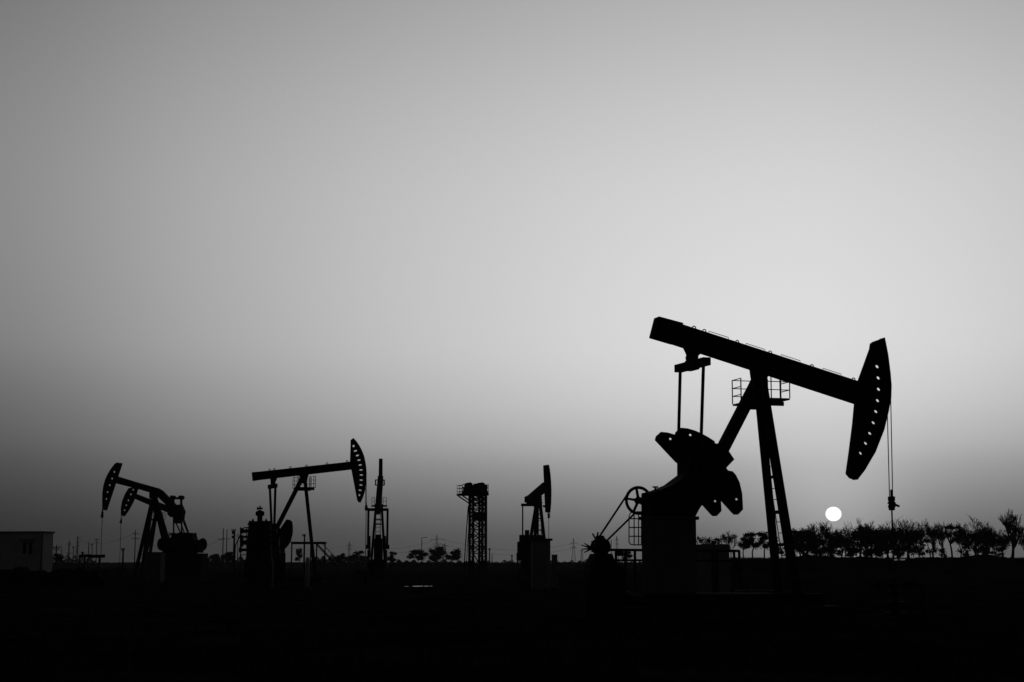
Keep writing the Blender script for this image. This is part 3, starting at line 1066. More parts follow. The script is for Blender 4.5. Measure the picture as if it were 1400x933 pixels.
# counterweight on the bent tail
b = MB()
f.prism('', [(232, 697), (247, 690), (251.5, 700), (249, 706.5), (236, 707.5), (231.5, 704)], 0, .9, GREASY, mb=b)
b.build('beam_tail_weight', GREASY, f.e, 0.03)
b = MB()
q = f.P(242.5, 700, 0)
for s, px in ((-1, 235.8), (1, 248.0)):
    pass
b.bar(f.P(234.5, 681, .0), f.P(249.5, 682, .0), .18, .5)
for px in (236.5, 248):
    p_ = f.P(px, 680.5, 0)
    b.lathe(p_ - Vector((0, .3, 0)), (0, 1, 0), [(0, .17), (.6, .17)], 12)
for px in (237, 247.8):
    b.bar(f.P(px, 682, 0), f.P(px, 700, 0), .13, .2)
b.build('tail_bracket', STEEL, f.e)
for s, px in ((-1, 237.3), (1, 248.2)):
    b = MB()
    b.tube([f.P(px, 684, s * .75), f.P(px + .2, 738, s * .75)], .07, 8)
    b.build('pitman_arm', STEEL, f.e)
b = MB()
f.prism('', [(225, 750), (226.5, 744), (229, 744), (231, 738), (235, 737), (239, 731.5), (243, 731), (246, 728.8), (252, 728.2), (254, 730), (259, 728.6), (262, 731.5), (266, 732), (267, 737), (270.5, 739), (271, 746), (275, 748), (275, 756), (225, 756)], 0, 1.0, mb=b)
for u in (237, 241, 250, 256, 262, 265, 269):
    q = f.P(u, 731, 0)
    b.lathe((q.x, .3, q.z - .1), (0, 0, 1), [(0, .12), (.22, .12)], 8)
b.build('gear_reducer', GREASY, f.e, 0.03)
for s, c_ in ((1, (220.8, 744.5)), (-1, (277.2, 744.5))):
    b = MB()
    q = f.P(c_[0], c_[1], s * .7)
    qq = [(c_[0] + 5.6 * math.cos(k / 16 * 6.283), c_[1] + 8.6 * math.sin(k / 16 * 6.283)) for k in range(16)]
    f.prism('', qq, s * .7, .16, mb=b)
    w_ = f.P(248, 745, s * .7)
    b.bar(q, w_, .3, .14)
    b.build('crank_counterweight', GREASY, f.e)
for p0, p1 in (((252, 729), (246, 712)), ((258, 729), (250, 706))):
    b = MB()
    b.tube([f.P(p0[0], p0[1], .35), f.P(p1[0], p1[1], .35)], .05, 6)
    b.build('stay_rod', STEEL, f.e)
b = MB()
q0, q1 = f.P(226, 757, 0), f.P(280, 757, 0)
b.box((min(q0.x, q1.x), -.7, 0.0), (max(q0.x, q1.x), .7, q0.z))
b.build('reducer_stand', STEEL, f.e)

F_BEAM = [(186.5, 675.6), (200.6, 681), (233.4, 693), (251.5, 702), (249.5, 706), (231.5, 701.8), (200.6, 689), (185.2, 682.3)]
F_HEAD = [(189, 668.8), (183, 666.5), (176.5, 667.9), (171.7, 675.6), (167.9, 685.2), (166.1, 694.9), (166.4, 705.2), (170.2, 706.2), (175.6, 698.7), (182.3, 687), (187, 675.6)]
f, rd = left_jack('smaller pumpjack of the left pair, just behind and right of the leftmost one', 212, 157, 168,
              F_BEAM, F_HEAD, F_HEAD[1:7],
              [slot(182.3, 669.8, 2.4, 2.4), slot(179, 676.2, 2.4, 2.6), slot(175.6, 684.3, 2.4, 2.6), slot(172.7, 691, 2.4, 2.6), slot(170.4, 697.8, 2.3, 2.6)],
              (214.5, 697), (201.5, 762, 3.0), (226, 742), ((166.1, 698), (165.8, 711)), (164, 710.5, 167, 716), (164.0, 780), cageh=.9)
wellhead(to_world(f, rd), R(168), rd.z - .35, 'dark wellhead under the rod of the smaller pumpjack of the left pair')
b = MB()
f.prism('', [(236, 696), (252, 700), (251, 709), (246, 716), (240, 716), (238, 708)], 0, .6, mb=b)
b.build('equalizer_beam', GREASY, f.e, 0.02)
for s, pts in ((1, ((240, 714), (247, 729))), (-1, ((250, 712), (257, 729)))):
    b = MB()
    b.tube([f.P(pts[0][0], pts[0][1], s * .6), f.P(pts[1][0] , pts[1][1], s * .6)], .07, 8)
    b.build('pitman_arm', STEEL, f.e)
b = MB()
f.prism('', [(238, 735), (262, 735), (268, 745), (268, 775), (236, 775)], 0, .9, mb=b)
b.build('gear_reducer', GREASY, f.e, 0.03)

f = Frame('pale_cabinet', 'pale ribbed cabinet on the ground in front of the left pair of pumpjacks', 'cabinet', 212, 118, -9)
b = MB()
lo, hi = f.P(202.5, 755.5, 0), f.P(222.5, 755.5, 0)
b.box((lo.x, -.4, .15), (hi.x, .5, lo.z - .05))
for k in range(5):
    xx = lo.x + (hi.x - lo.x) * (k + .5) / 5
    b.box((xx - .015, -.425, .2), (xx + .015, -.402, lo.z - .1))
b.build('body', DULL, f.e)
b = MB()
b.box((lo.x - .04, -.46, lo.z - .048), (hi.x + .04, .54, lo.z + .02))
b.build('lid', ROOFM, f.e)
b = MB()
b.box((lo.x + .03, -.35, 0), (hi.x - .03, .45, .148))
b.build('plinth', CONCRETE, f.e)

# pipe rack at the left
f = Frame('pipe_rack', 'low rack of horizontal pipes on posts between the white cabin and the left pumpjacks', 'pipe rack', 125, 128, 4)
for py, y in ((760.0, 0), (761.2, .5)):
    b = MB()
    b.tube([f.P(108, py, y), f.P(121, py - .6, y), f.P(126, py + .3, y), f.P(143.5, py, y)], .09, 8)
    b.build('pipe', STEEL, f.e)
for px in (109.3, 115.8, 136.2):
    b = MB()
    q = f.P(px, 759, .2)
    b.bar((q.x, .2, 0), (q.x, .2, q.z), .12, .12)
    b.build('post', STEEL, f.e)
b = MB()
q = f.P(113, 755.5, 0)
b.tube([(q.x, 0, f.P(113, 759, 0).z), (q.x, 0, q.z + .05)], .07, 8)
b.torus((q.x, 0, q.z), (1, 0, 0), (0, 1, 0), .13, .03, 14, 6)
b.build('valve_stem', STEEL, f.e)

# ================================================================== white cabin at the far left
f = Frame('white_cabin', 'long white flat roofed cabin with one dark window at the left edge of the photo', 'cabin', 58, 112, -14)
zt = f.P(58, 726.5, 0).z
xl = f.P(-40, 740, 0).x
# depth so that the right wall ends at px 71
dpt = (71 - 58) / f.ppm / math.sin(R(30))
b = MB()
b.box((xl, 0, 0), (0, dpt, zt - .12))
b.build('wall', WHITE, f.e)
b = MB()
b.box((xl - .1, -.10, zt - .118), (.10, dpt + .10, zt))
b.build('roof', PALE, f.e, 0.02)
w0, w1 = f.P(31, 757.5, -.02), f.P(44.5, 742, -.02)
b = MB()
b.box((w0.x, -.012, w0.z), (w1.x, -.004, w1.z))
wn = b.build('window', GLASS, f.e)
b = MB()
t = .07
b.box((w0.x - t, -.06, w0.z - t), (w0.x - .002, -.003, w1.z + t))
b.box((w1.x + .002, -.06, w0.z - t), (w1.x + t, -.003, w1.z + t))
b.box((w0.x, -.058, w1.z + .002), (w1.x, -.003, w1.z + t))
b.box((w0.x, -.07, w0.z - t), (w1.x, -.003, w0.z - .002))
xm = (w0.x + w1.x) / 2
b.box((xm - .09, -.055, w0.z), (xm + .09, -.014, w1.z))
b.build('frame', WHITE, wn)
b = MB()
b.box((w0.x - .2, -.3, w1.z + .16), (w1.x + .2, -.003, w1.z + .22))
b.build('canopy', PALE, f.e)
b = MB()
b.tube([(-.08, -.05, .1), (-.08, -.05, zt - .2)], .04, 8)
b.build('downpipe', PALE, f.e)

# ================================================================== things around the largest pumpjack
f = Frame('equipment_hut', 'low pale hut with a lighter roof edge behind the stand of the largest pumpjack', 'hut', 976, 70, -6)
b = MB()
lo, hi = f.P(951, 752, 0), f.P(997, 752, 0)
b.box((lo.x, 0, 0), (hi.x, 1.2, lo.z - .02))
b.build('wall', PALE, f.e, 0.01)
b = MB()
b.box((lo.x - .06, -.1, lo.z - .018), (hi.x + .03, 1.3, f.P(976, 744.5, 0).z))
b.build('roof', PALE, f.e, 0.01)
b = MB()
q0, q1 = f.P(972.5, 760, 0), f.P(982, 760, 0)
b.box((q0.x, -.03, .05), (q1.x, -.003, lo.z - .12))
b.build('door', ROOFM, f.e)
f = Frame('pipe_rail', 'dark pipe rail on short posts running behind the stand of the largest pumpjack', 'rail', 920, 62, 0)
for p0, p1, r_ in (((828, 752), (1011, 753.5), .05), ((828, 766), (1011, 767), .04)):
    b = MB()
    b.tube([f.P(p0[0], p0[1], 0), f.P(p1[0], p1[1], 0)], r_, 8)
    b.build('rail', STEEL, f.e)
for px in (830, 842, 855, 868, 1003.5, 1010.5):
    b = MB()
    q = f.P(px, 752.6, 0)
    b.tube([(q.x, 0, 0), (q.x, 0, q.z)], .05, 8)
    b.build('post', STEEL, f.e)
b = MB()
q0, q1 = f.P(843, 753.5, 0), f.P(852.5, 760.5, 0)
b.box((q0.x, -.12, q1.z), (q1.x, .12, q0.z))
b.build('junction_box', STEEL, f.e, 0.01)
for px, w_, D, lab in ((1036, 60, 52, 'long pale concrete block on the ground before the front legs of the largest pumpjack'),
                       (846, 40, 50, 'pale concrete block on the ground left of the reducer stand of the largest pumpjack')):
    f = Frame('concrete_block', lab, 'concrete block', px, D, 3, 'concrete blocks by the largest pumpjack')
    b = MB()
    ww = w_ / f.ppm / 2
    b.box((-ww, -.4, 0), (ww, .4, .62))
    b.build('body', CONCRETE, f.e, 0.03)
    for s in (-1, 1):
        b = MB()
        b.torus((s * ww * .6, 0, .64), (1, 0, 0), (0, 0, 1), .09, .016, 14, 6)
        b.build('lifting_loop', STEEL, f.e)

# ================================================================== poles, pylons, wires
GP = 'power pylons on the horizon'
def pylon(px, top, base, D, w, arms, label, m=GALV):
    f = Frame('power_pylon', label, 'pylon', px, D, random.uniform(-8, 8), GP)
    zt = f.P(px, top, 0).z
    hw = w / f.ppm / 2
    b = MB()
    th = .16 * D / 900
    N = 7
    prev = None
    for i in range(N + 1):
        k = i / N
        z_ = zt * (1 - (1 - k) ** 1.25)
        h_ = hw * ((1 - k) ** 1.3) + hw * .10
        ring = [Vector((sx * h_, sy * h_, z_)) for sx, sy in ((-1, -1), (1, -1), (1, 1), (-1, 1))]
        if prev:
            for q in range(4):
                b.bar(prev[q], ring[q], th, th)
                b.bar(prev[q], ring[(q + 1) % 4], th * .6, th * .6)
                b.bar(ring[q], ring[(q + 1) % 4], th * .5, th * .5, Vector((0, 0, 1)))
        prev = ring
    b.build('mast', m, f.e)
    for (py, l, r) in arms:
        z_ = f.P(px, py, 0).z
        b = MB()
        L, Rr = -l / f.ppm, r / f.ppm
        b.bar((L, 0, z_), (Rr, 0, z_), th * .9, th * .9)
        b.bar((L, 0, z_), (0, 0, z_ + .9), th * .5, th * .5)
        b.bar((Rr, 0, z_), (0, 0, z_ + .9), th * .5, th * .5)
        for xx in (L, Rr):
            if abs(xx) > .5:
                b.tube([(xx, 0, z_), (xx, 0, z_ - 1.0)], th * .3, 4)
        b.build('cross_arm', m, f.e)
    return f

pylon(784.3, 736.5, 765, 900, 5.5, [(743, 5, 5), (748.5, 4, 4)], 'grey lattice pylon between the pale kiosk and the motor of the largest pumpjack')
pylon(795.5, 750, 767, 1300, 4, [(753.5, 3, 3)], 'faint small pylon just right of the lattice pylon near the pale kiosk')
pylon(597, 731.6, 765, 850, 6.5, [(738, 9, 10.5), (744, 6, 7)], 'tall lattice pylon rising behind the domed trees left of the lattice tower')
pylon(608, 743, 766, 1200, 4.5, [(746.5, 4, 4)], 'faint small pylon just right of the tall pylon behind the domed trees')
pylon(477.3, 741, 766, 950, 5, [(746, 4, 4), (751, 3.4, 3.4)], 'lattice pylon left of the end on pumpjack and right of the stair')
pylon(843.5, 733, 765, 1150, 4.5, [(738, 3, 3), (744, 3, 3)], 'faint slender pylon behind the rail left of the largest pumpjack')
pylon(105, 733, 766, 900, 3, [(736, 0.8, 4), (741.5, .8, 3.4), (746, .8, 3)], 'slim pylon with short arms on its right side, near the white cabin')

GU = 'utility poles on the plain'
def pole(px, top, D, r, arms, label, extra=None, wood=True):
    f = Frame('utility_pole', label, 'utility pole', px, D, random.uniform(-6, 6), GU)
    zt = f.P(px, top, 0).z
    b = MB()
    b.tube([(0, 0, 0), (0, 0, zt)], r * 1.25, 8, r * .85)
    b.build('pole', WOOD if wood else GALV, f.e)
    for (py, l, rr) in arms:
        z_ = f.P(px, py, 0).z
        b = MB()
        b.bar((-l / f.ppm, -.12, z_), (rr / f.ppm, -.12, z_), r * 1.1, r * .9)
        k = 3
        for i in range(k):
            xx = -l / f.ppm + (l + rr) / f.ppm * i / (k - 1)
            b.lathe((xx, -.12, z_), (0, 0, 1), [(0, r * .4), (r * 2.2, r * .6)], 6)
        b.build('cross_arm', WOOD, f.e)
    if extra == 'transformer':
        for py in (729, 734.5):
            b = MB()
            z_ = f.P(px, py, 0).z
            b.lathe((-1.6 / f.ppm, 0, z_ - 1.6 / f.ppm), (0, 0, 1), [(0, 1.9 / f.ppm), (3.4 / f.ppm, 1.9 / f.ppm)], 10)
            b.build('transformer', GREASY, f.e)
    return f

pole(304.3, 722.8, 420, .13, [(737.4, 7, 1.5)], 'thin dark pole with one arm, left of the upright vessel')
pole(309.3, 724, 560, .15, [(737.2, 4, 4)], 'faint pole close behind the thin dark pole left of the vessel')
pole(319.5, 725.5, 230, .14, [(726.5, 3.2, 1.6)], 'thick dark pole with transformer cans, nearest left of the vessel', 'transformer')
pole(324.6, 729, 600, .14, [(733, 3, 3)], 'faint pole just right of the pole with transformer cans')
pole(415.7, 731, 190, .10, [(733, 2.2, 1.4)], 'thin pole with a short arm under the second largest pumpjack, behind its platform')
pole(183.9, 724.8, 480, .14, [(729.8, 3.6, 3.6), (736.5, 4.5, 4.5)], 'pole with two cross arms between the hanging rods and legs of the left pumpjacks')
pole(230.5, 727.5, 300, .10, [(730.5, 2.6, 2.6)], 'pole with one cross arm seen behind the rear legs of the left pumpjacks')
pole(167.9, 751, 160, .09, [(752.3, 1.8, 2.2)], 'short dark post with a small cross bar under the smaller left pumpjack head')
pole(120.5, 741.5, 600, .17, [], 'plain thin pole without arms, left of the rod of the leftmost pumpjack')
pole(125.2, 743, 700, .16, [(745, 2.4, 1.2)], 'faint pole with a hook like arm above the pipe rack')
pole(131.3, 737, 620, .15, [(737.8, 3.2, 3), (741.5, 2.5, 2.5)], 'pole with two cross arms at its top close left of the leftmost hanging rod')
pole(93.6, 739.5, 420, .14, [(744.5, 2, 2), (757, 2.4, 2.4)], 'dark pole with two short arms right of the white cabin')
pole(99.7, 746, 640, .15, [(749, 2, 2)], 'faint short pole between two taller ones near the white cabin')
pole(76.3, 745.5, 300, .13, [(748.7, 4.7, 4.7), (751.5, 3, 3)], 'short pole with wide double cross arm beside the white cabin')
pole(83.4, 746.5, 560, .12, [], 'thin plain pole right of the wide armed pole by the white cabin')
pole(669.3, 750, 260, .09, [(752, 1.2, 1.2)], 'thin short pole right of the lattice tower')
pole(699.9, 760.3, 240, .09, [(761, .8, .8)], 'tiny post midway between the lattice tower and the dark cabinet')
pole(672.8, 758, 300, .07, [], 'very thin stake close right of the short pole by the lattice tower')
pole(835.8, 738, 520, .12, [], 'plain thin pole between the two belts of the largest pumpjack')
# street lamp by the domed trees
f = Frame('street_lamp', 'thin street lamp with a curved arm to the right, left of the tall pylon', 'street lamp', 576.5, 330, 0)
zt = f.P(576.5, 735.5, 0).z
b = MB()
b.tube([(0, 0, 0), (0, 0, zt * .6), (0, 0, zt - .15), (.15, 0, zt), (.7, 0, zt + .08)], .09, 8, .05)
b.build('pole', GALV, f.e)
b = MB()
b.bar((.6, 0, zt + .06), (1.15, 0, zt + .1), .1, .22)
b.build('lamp_head', GALV, f.e)

def cable(p, q, sag, label, r=.045, n=14):
    b = MB()
    p, q = Vector(p), Vector(q)
    b.tube([p.lerp(q, i / n) - Vector((0, 0, sag * 4 * (i / n) * (1 - i / n))) for i in range(n + 1)], r, 4)
    return tag(b.build('power_cable', ROPE), label, 'cable', 'overhead power cables')
cable(at(477.3, 746, 950), at(597, 738, 850), 3.5, 'upper thin cable from the pylon by the stair to the tall pylon', .05)
cable(at(481, 751, 950), at(604, 744, 850), 3.5, 'lower thin cable between the pylon by the stair and the tall pylon', .05)
cable(at(607, 738, 850), at(784.3, 743, 900), 4.5, 'thin cable from the tall pylon past the lattice tower to the pylon by the kiosk', .05)
cable(at(604, 744, 850), at(788, 748.5, 900), 5, 'lower thin cable passing behind the lattice tower to the pylon by the kiosk', .05)
cable(at(788, 743, 900), at(843.5, 738, 1150), 4, 'thin cable from the pylon by the kiosk to the faint pylon on its right', .05)
cable(at(105, 736, 900), at(183.9, 729.8, 480), 3, 'thin cable from the slim pylon near the cabin to the pole between the rods', .04)
cable(at(187, 736.5, 480), at(304.3, 737.4, 420), 3, 'thin cable from the pole between the rods to the one-armed pole by the vessel', .03)
cable(at(76.3, 748.7, 300), at(93.6, 744.5, 420), 1, 'short thin cable from the wide armed pole to the dark pole near the cabin', .025)
cable(at(319, 737, 560), at(477, 746, 950), 3, 'thin cable from the poles by the vessel to the pylon by the stair', .04)

# ================================================================== trees
def grow(mb, p, d, L, r, depth, maxd, rng, tips, spread, up):
    """recursive branch, low sided"""
    segs = 3 if depth < 2 else 2
    pts = [p]
    dd = d.copy()
    for i in range(segs):
        dd = (dd + Vector((rng.gauss(0, .14), rng.gauss(0, .14), rng.gauss(0, .08) + up * .08))).normalized()
        pts.append(pts[-1] + dd * (L / segs))
    mb[0 if depth < 2 else 1].tube(pts, r, 5 if depth < 2 else 3, r * .55)
    tips.append((pts[-1], depth))
    if depth >= maxd:
        return
    nb = (rng.randint(3, 5) if depth < 3 else rng.randint(2, 4)) if depth > 0 else rng.randint(6, 8)
    for i in range(nb):
        k = rng.uniform(.35, 1.0) if depth else rng.uniform(.4, 1.0)
        base = pts[0].lerp(pts[-1], k) if segs < 2 else pts[min(segs, int(k * segs))].lerp(pts[min(segs, int(k * segs) + 1)], (k * segs) % 1)
        an = rng.uniform(0, 2 * math.pi)
        side = Vector((math.cos(an), math.sin(an), 0))
        nd = (dd * rng.uniform(.7, 1.2) + side * spread * rng.uniform(.6, 1.2) + Vector((0, 0, up * rng.uniform(.0, .5)))).normalized()
        grow(mb, base, nd, L * rng.uniform(.55, .8), max(r * .50, .024), depth + 1, maxd, rng, tips, spread, up)

def leaf_quad(bm, c, s, rng):
    n_ = Vector((rng.gauss(0, 1), rng.gauss(0, 1), rng.gauss(0, 1))).normalized()
    u = n_.orthogonal().normalized()
    v = n_.cross(u)
    a = rng.uniform(0, 6.283)
    u, v = u * math.cos(a) + v * math.sin(a), v * math.cos(a) - u * math.sin(a)
    vs = [bm.verts.new(c + u * s * x + v * s * y * .6) for x, y in ((-1, 0), (0, -1), (1, 0), (0, 1))]
    bm.faces.new(vs)

def bare_tree(px, top, base, D, wpx, label, seed, group, leafy=0.0, thick=1.0, upright=.5):
    rng = random.Random(seed)
    top -= 4 if px < 1370 else 3
    b0 = at(px, base, D)
    H = (base - top) * D / F
    W = wpx * D / F
    t = thing('bare_tree', label, 'tree', b0, 0, group)
    tr, tw = MB(), MB()
    tips = []
    grow((tr, tw), Vector((0, 0, -.4)), Vector((rng.gauss(0, .05), rng.gauss(0, .05), 1)), H * .36 + .4, .028 * H * thick, 0, 5 if not leafy or leafy < .35 else 4, rng, tips, .7, upright + .35)
    # fit to the size seen in the photograph
    allv = [v for m_ in (tr, tw) for v in m_.bm.verts]
    zm = max(v.co.z for v in allv)
    xm = max(1e-3, sorted(abs(v.co.x) for v in allv)[int(len(allv) * .97)])
    kz, kx = H / zm, (W / 2) / xm
    for v in allv:
        v.co.x *= kx * (1 if v.co.z > .3 * zm else 1)
        v.co.y *= kx
        if v.co.z > 0:
            v.co.z *= kz
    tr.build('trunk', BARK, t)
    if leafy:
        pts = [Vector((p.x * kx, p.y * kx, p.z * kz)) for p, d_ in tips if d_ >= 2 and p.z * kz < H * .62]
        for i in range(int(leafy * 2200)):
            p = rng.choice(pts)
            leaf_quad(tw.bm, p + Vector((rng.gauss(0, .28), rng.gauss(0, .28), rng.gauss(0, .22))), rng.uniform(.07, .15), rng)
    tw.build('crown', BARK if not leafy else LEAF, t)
    return t

def leafy_tree(px, top, base, D, wpx, label, seed, group, n_leaf=2600, trunk=.35, lumps=9, cat='tree'):
    lumps = int(lumps * 1.8)
    n_leaf = int(n_leaf * (2.8 if D > 350 else 1.15 if px > 1250 else 1.8))
    wide = 1.12
    rng = random.Random(seed)
    b0 = at(px, base, D)
    H = (base - top) * D / F
    W = wpx * D / F
    t = thing('leafy_tree', label, cat, b0, 0, group)
    tr = MB()
    c0 = H * trunk
    tp = Vector((rng.gauss(0, .06) * H, rng.gauss(0, .06) * H, c0))
    tr.tube([(0, 0, -.4), tp * .5 + Vector((rng.gauss(0, .03) * H, 0, 0)), tp], .03 * H, 6, .022 * H)
    ls = []
    for i in range(lumps):
        an = rng.uniform(0, 6.283)
        rad = (rng.random() ** .5) * W * .40 * wide
        hz = c0 + (H - c0) * (rng.uniform(.0, .84) if i else .8)
        lim = 1 - .35 * abs((hz - c0) / (H - c0) - .4)
        c_ = Vector((math.cos(an) * rad * lim, math.sin(an) * rad * lim, hz))
        r_ = Vector((W * rng.uniform(.13, .24), W * rng.uniform(.13, .24), (H - c0) * rng.uniform(.12, .22)))
        if c_.z + r_.z > H:
            c_.z = H - r_.z
        ls.append((c_, r_))
        mid = tp.lerp(c_, .5) + Vector((0, 0, -.04 * H))
        tr.tube([tp - Vector((0, 0, .15 * c0 * rng.random())), mid, c_], .016 * H, 4, .006 * H)
    tr.build('trunk', BARK, t)
    cr = MB()
    s = max(.06, 1.15 * D / F)
    for i in range(n_leaf):
        c_, r_ = rng.choice(ls)
        v = Vector((rng.gauss(0, 1), rng.gauss(0, 1), rng.gauss(0, 1))).normalized() * min(1.55, abs(rng.gauss(.15, .62)))
        leaf_quad(cr.bm, c_ + Vector((v.x * r_.x, v.y * r_.y, v.z * r_.z)), s * rng.uniform(.6, 1.3), rng)
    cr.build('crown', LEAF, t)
    return t

GT = 'trees along the earth bank at the right'
LB = 762.5
leafy_tree(972, 735, 764, 205, 46, 'wide dense bush like tree rising behind the pale hut, right of the reducer stand', 11, GT, 2600, .15)
bare_tree(1000, 729, 763, 235, 24, 'sparse thin twiggy tree right of the pale hut', 12, GT, 0, .8)
leafy_tree(1017, 733, LB, 240, 18, 'small round tree with a clear trunk, leftmost dense one between hut and front legs', 13, GT, 1100, .38, 6)
leafy_tree(1029, 727, LB, 236, 24, 'round tree with a clear trunk, second of the dense ones left of the front legs', 14, GT, 1700, .42, 7)
leafy_tree(1045, 727.5, LB, 238, 22, 'dense tree touching the left edge of the front legs of the largest pumpjack', 15, GT, 1700, .40, 7)
leafy_tree(1064, 733, LB, 242, 26, 'dense tree seen between the two front legs of the largest pumpjack', 16, GT, 1700, .2, 7)
leafy_tree(1095, 723.5, LB, 238, 34, 'dense spreading tree just right of the front legs of the largest pumpjack', 17, GT, 2600, .26, 10)
bare_tree(1121, 715, LB, 244, 34, 'twiggy tree with a bare fan shaped top left of the sun', 18, GT, .45)
leafy_tree(1117, 733, LB, 236, 30, 'dense low tree under the twiggy fan shaped crown left of the sun', 38, GT, 1900, .22, 8)
leafy_tree(1142, 729, LB, 238, 30, 'low dense tree standing directly under the sun', 19, GT, 2200, .2, 9)
bare_tree(1150, 722, LB, 246, 30, 'sparse twiggy tree just right of the point under the sun', 20, GT, .4)
bare_tree(1177, 712, LB, 246, 36, 'tall twiggy tree with spiky crown between the sun and the hanging rod', 21, GT, .7)
leafy_tree(1172, 727, LB, 236, 34, 'dense dark tree below the spiky crown right of the sun', 22, GT, 2600, .22, 10)
leafy_tree(1196, 724, LB, 238, 28, 'dense round topped tree left of the hanging rod', 23, GT, 2200, .2, 8)
bare_tree(1213, 709, LB, 247, 34, 'bare rounded crown directly left of the polished rod of the largest pumpjack', 24, GT, .4)
leafy_tree(1216, 723, LB, 237, 34, 'dense dark tree crossed by the polished rod of the largest pumpjack', 25, GT, 2700, .16, 10)
bare_tree(1241, 712, LB, 243, 32, 'spiky twiggy tree just right of the polished rod', 26, GT, .9)
leafy_tree(1243, 727, LB, 236, 30, 'dense low tree under the spiky one right of the polished rod', 27, GT, 2100, .2, 8)
bare_tree(1276, 713, 763, 245, 36, 'open airy bare tree between the polished rod and the dark domed tree', 28, GT, .25)
leafy_tree(1272, 736, 763, 240, 22, 'low sparse bush like tree below the open airy bare tree', 39, GT, 900, .3, 5)
leafy_tree(1302, 716.5, 763, 240, 30, 'dark domed tree on a clear trunk, standing alone among bare ones at the right', 29, GT, 2300, .42, 8)
bare_tree(1313, 727, 763.5, 250, 22, 'small bare tree tucked right behind the dark domed tree', 30, GT, .3)
bare_tree(1336, 707, 764, 242, 40, 'tall bare tree with curling upper twigs left of the tallest tree', 31, GT, .3)
leafy_tree(1337, 728, 764, 238, 30, 'dense flat topped tree under the tall bare one with curling twigs', 32, GT, 2300, .25, 8)
bare_tree(1362, 724, 764, 242, 28, 'low bare tree between the flat topped tree and the tallest tree', 33, GT, .45)
bare_tree(1383, 699, 765, 232, 36, 'tallest bare tree of the row, near the right edge', 234, GT, 0, 1.1, 1.6)
bare_tree(1402, 722, 765, 236, 26, 'bare tree cut off by the right edge of the photo', 35, GT, .5)
leafy_tree(1365, 748, 764.5, 236, 22, 'knee high dark shrub left of the foot of the tallest tree', 36, GT, 900, .1, 6, 'shrub')
leafy_tree(1288, 749, 763, 242, 14, 'small dark shrub left of the foot of the dark domed tree', 37, GT, 500, .1, 5, 'shrub')

for k, (px, top, w, lab, nl, tr_) in enumerate((
        (1082, 729, 26, 'dense low tree hiding behind the right front leg of the largest pumpjack', 1700, .12),
        (1106, 738, 22, 'low dark filler bush between the first two trees right of the front legs', 1300, .08),
        (1130, 735, 24, 'low dark bush left of the tree directly under the sun', 1400, .1),
        (1157, 733, 26, 'low dark bush right of the tree directly under the sun', 1500, .1),
        (1184, 731, 24, 'low dark bush between the spiky tree and the round topped tree', 1500, .1),
        (1206, 733, 22, 'low dark bush left of the tree crossed by the polished rod', 1400, .08),
        (1229, 729, 26, 'dense tree immediately right of the polished rod', 1800, .12),
        (1256, 738, 22, 'loose low tree between the polished rod group and the open bare tree', 900, .2),
        (1322, 741, 20, 'low dark bush right of the stem of the dark domed tree', 900, .1),
        (1350, 735, 24, 'dense tree right of the flat topped one, below low bare twigs', 1500, .2))):
    leafy_tree(px, top, 763, 241 + (k % 3), w, lab, 70 + k, GT, nl, tr_, 8)
for k, (px, top, w, lab, lf) in enumerate((
        (1104, 720, 28, 'twiggy crown poking above the first trees right of the front legs', .3),
        (1137, 717, 28, 'bare twiggy crown just left below the sun', 0),
        (1163, 716, 30, 'bare twiggy crown just right below the sun', 0),
        (1192, 715, 28, 'twiggy crown above the round topped tree', .2),
        (1229, 714, 30, 'bare twiggy crown immediately right of the polished rod', .2),
        (1256, 720, 24, 'small bare tree right of the spiky twiggy one', .2),
        (1292, 717, 26, 'bare fan shaped tree touching the left side of the dark domed tree', 0),
        (1350, 718, 26, 'bare tree behind the dense tree near the tall one with curling twigs', 0),
        (1372, 727, 24, 'small bare tree left beside the tallest tree', .2))):
    bare_tree(px, top, 763, 247 + (k % 3), w, lab, 90 + k, GT, lf)

GF = 'distant trees on the horizon'
FB = 768
leafy_tree(571, 752.5, FB, 420, 24, 'far domed tree on two stems under the street lamp', 51, GF, 1500, .22, 7)
leafy_tree(597, 747.5, FB, 410, 24, 'far pointed tree in front of the tall pylon', 52, GF, 1700, .12, 7)
leafy_tree(619, 751, FB, 430, 24, 'far low tree left of the foot of the lattice tower', 53, GF, 1400, .15, 7)
leafy_tree(489, 753, FB, 430, 22, 'far round tree left of the foot of the end on pumpjack', 54, GF, 1200, .15, 7)
leafy_tree(466, 757, FB, 400, 17, 'far low bush at the foot of the stair', 55, GF, 900, .1, 6, 'bush')
leafy_tree(535, 754, FB, 420, 13, 'far small tree right of the foot of the end on pumpjack', 56, GF, 800, .15, 5)
leafy_tree(408.5, 751, FB, 430, 10, 'far small tree seen under the low platform', 57, GF, 700, .15, 5)
leafy_tree(311, 755, FB, 420, 17, 'far bush behind the thin dark pole left of the vessel', 58, GF, 900, .1, 6, 'bush')
leafy_tree(294, 758, FB, 430, 14, 'far low bush right of the reducer of the left pumpjacks', 59, GF, 700, .1, 5, 'bush')
leafy_tree(79, 757.5, FB, 300, 15, 'dark bush beside the right wall of the white cabin', 60, GF, 1000, .1, 6, 'bush')
leafy_tree(858, 753, 766, 300, 15, 'dark bush behind the rail under the guard cage of the largest pumpjack', 61, GF, 900, .12, 6, 'bush')

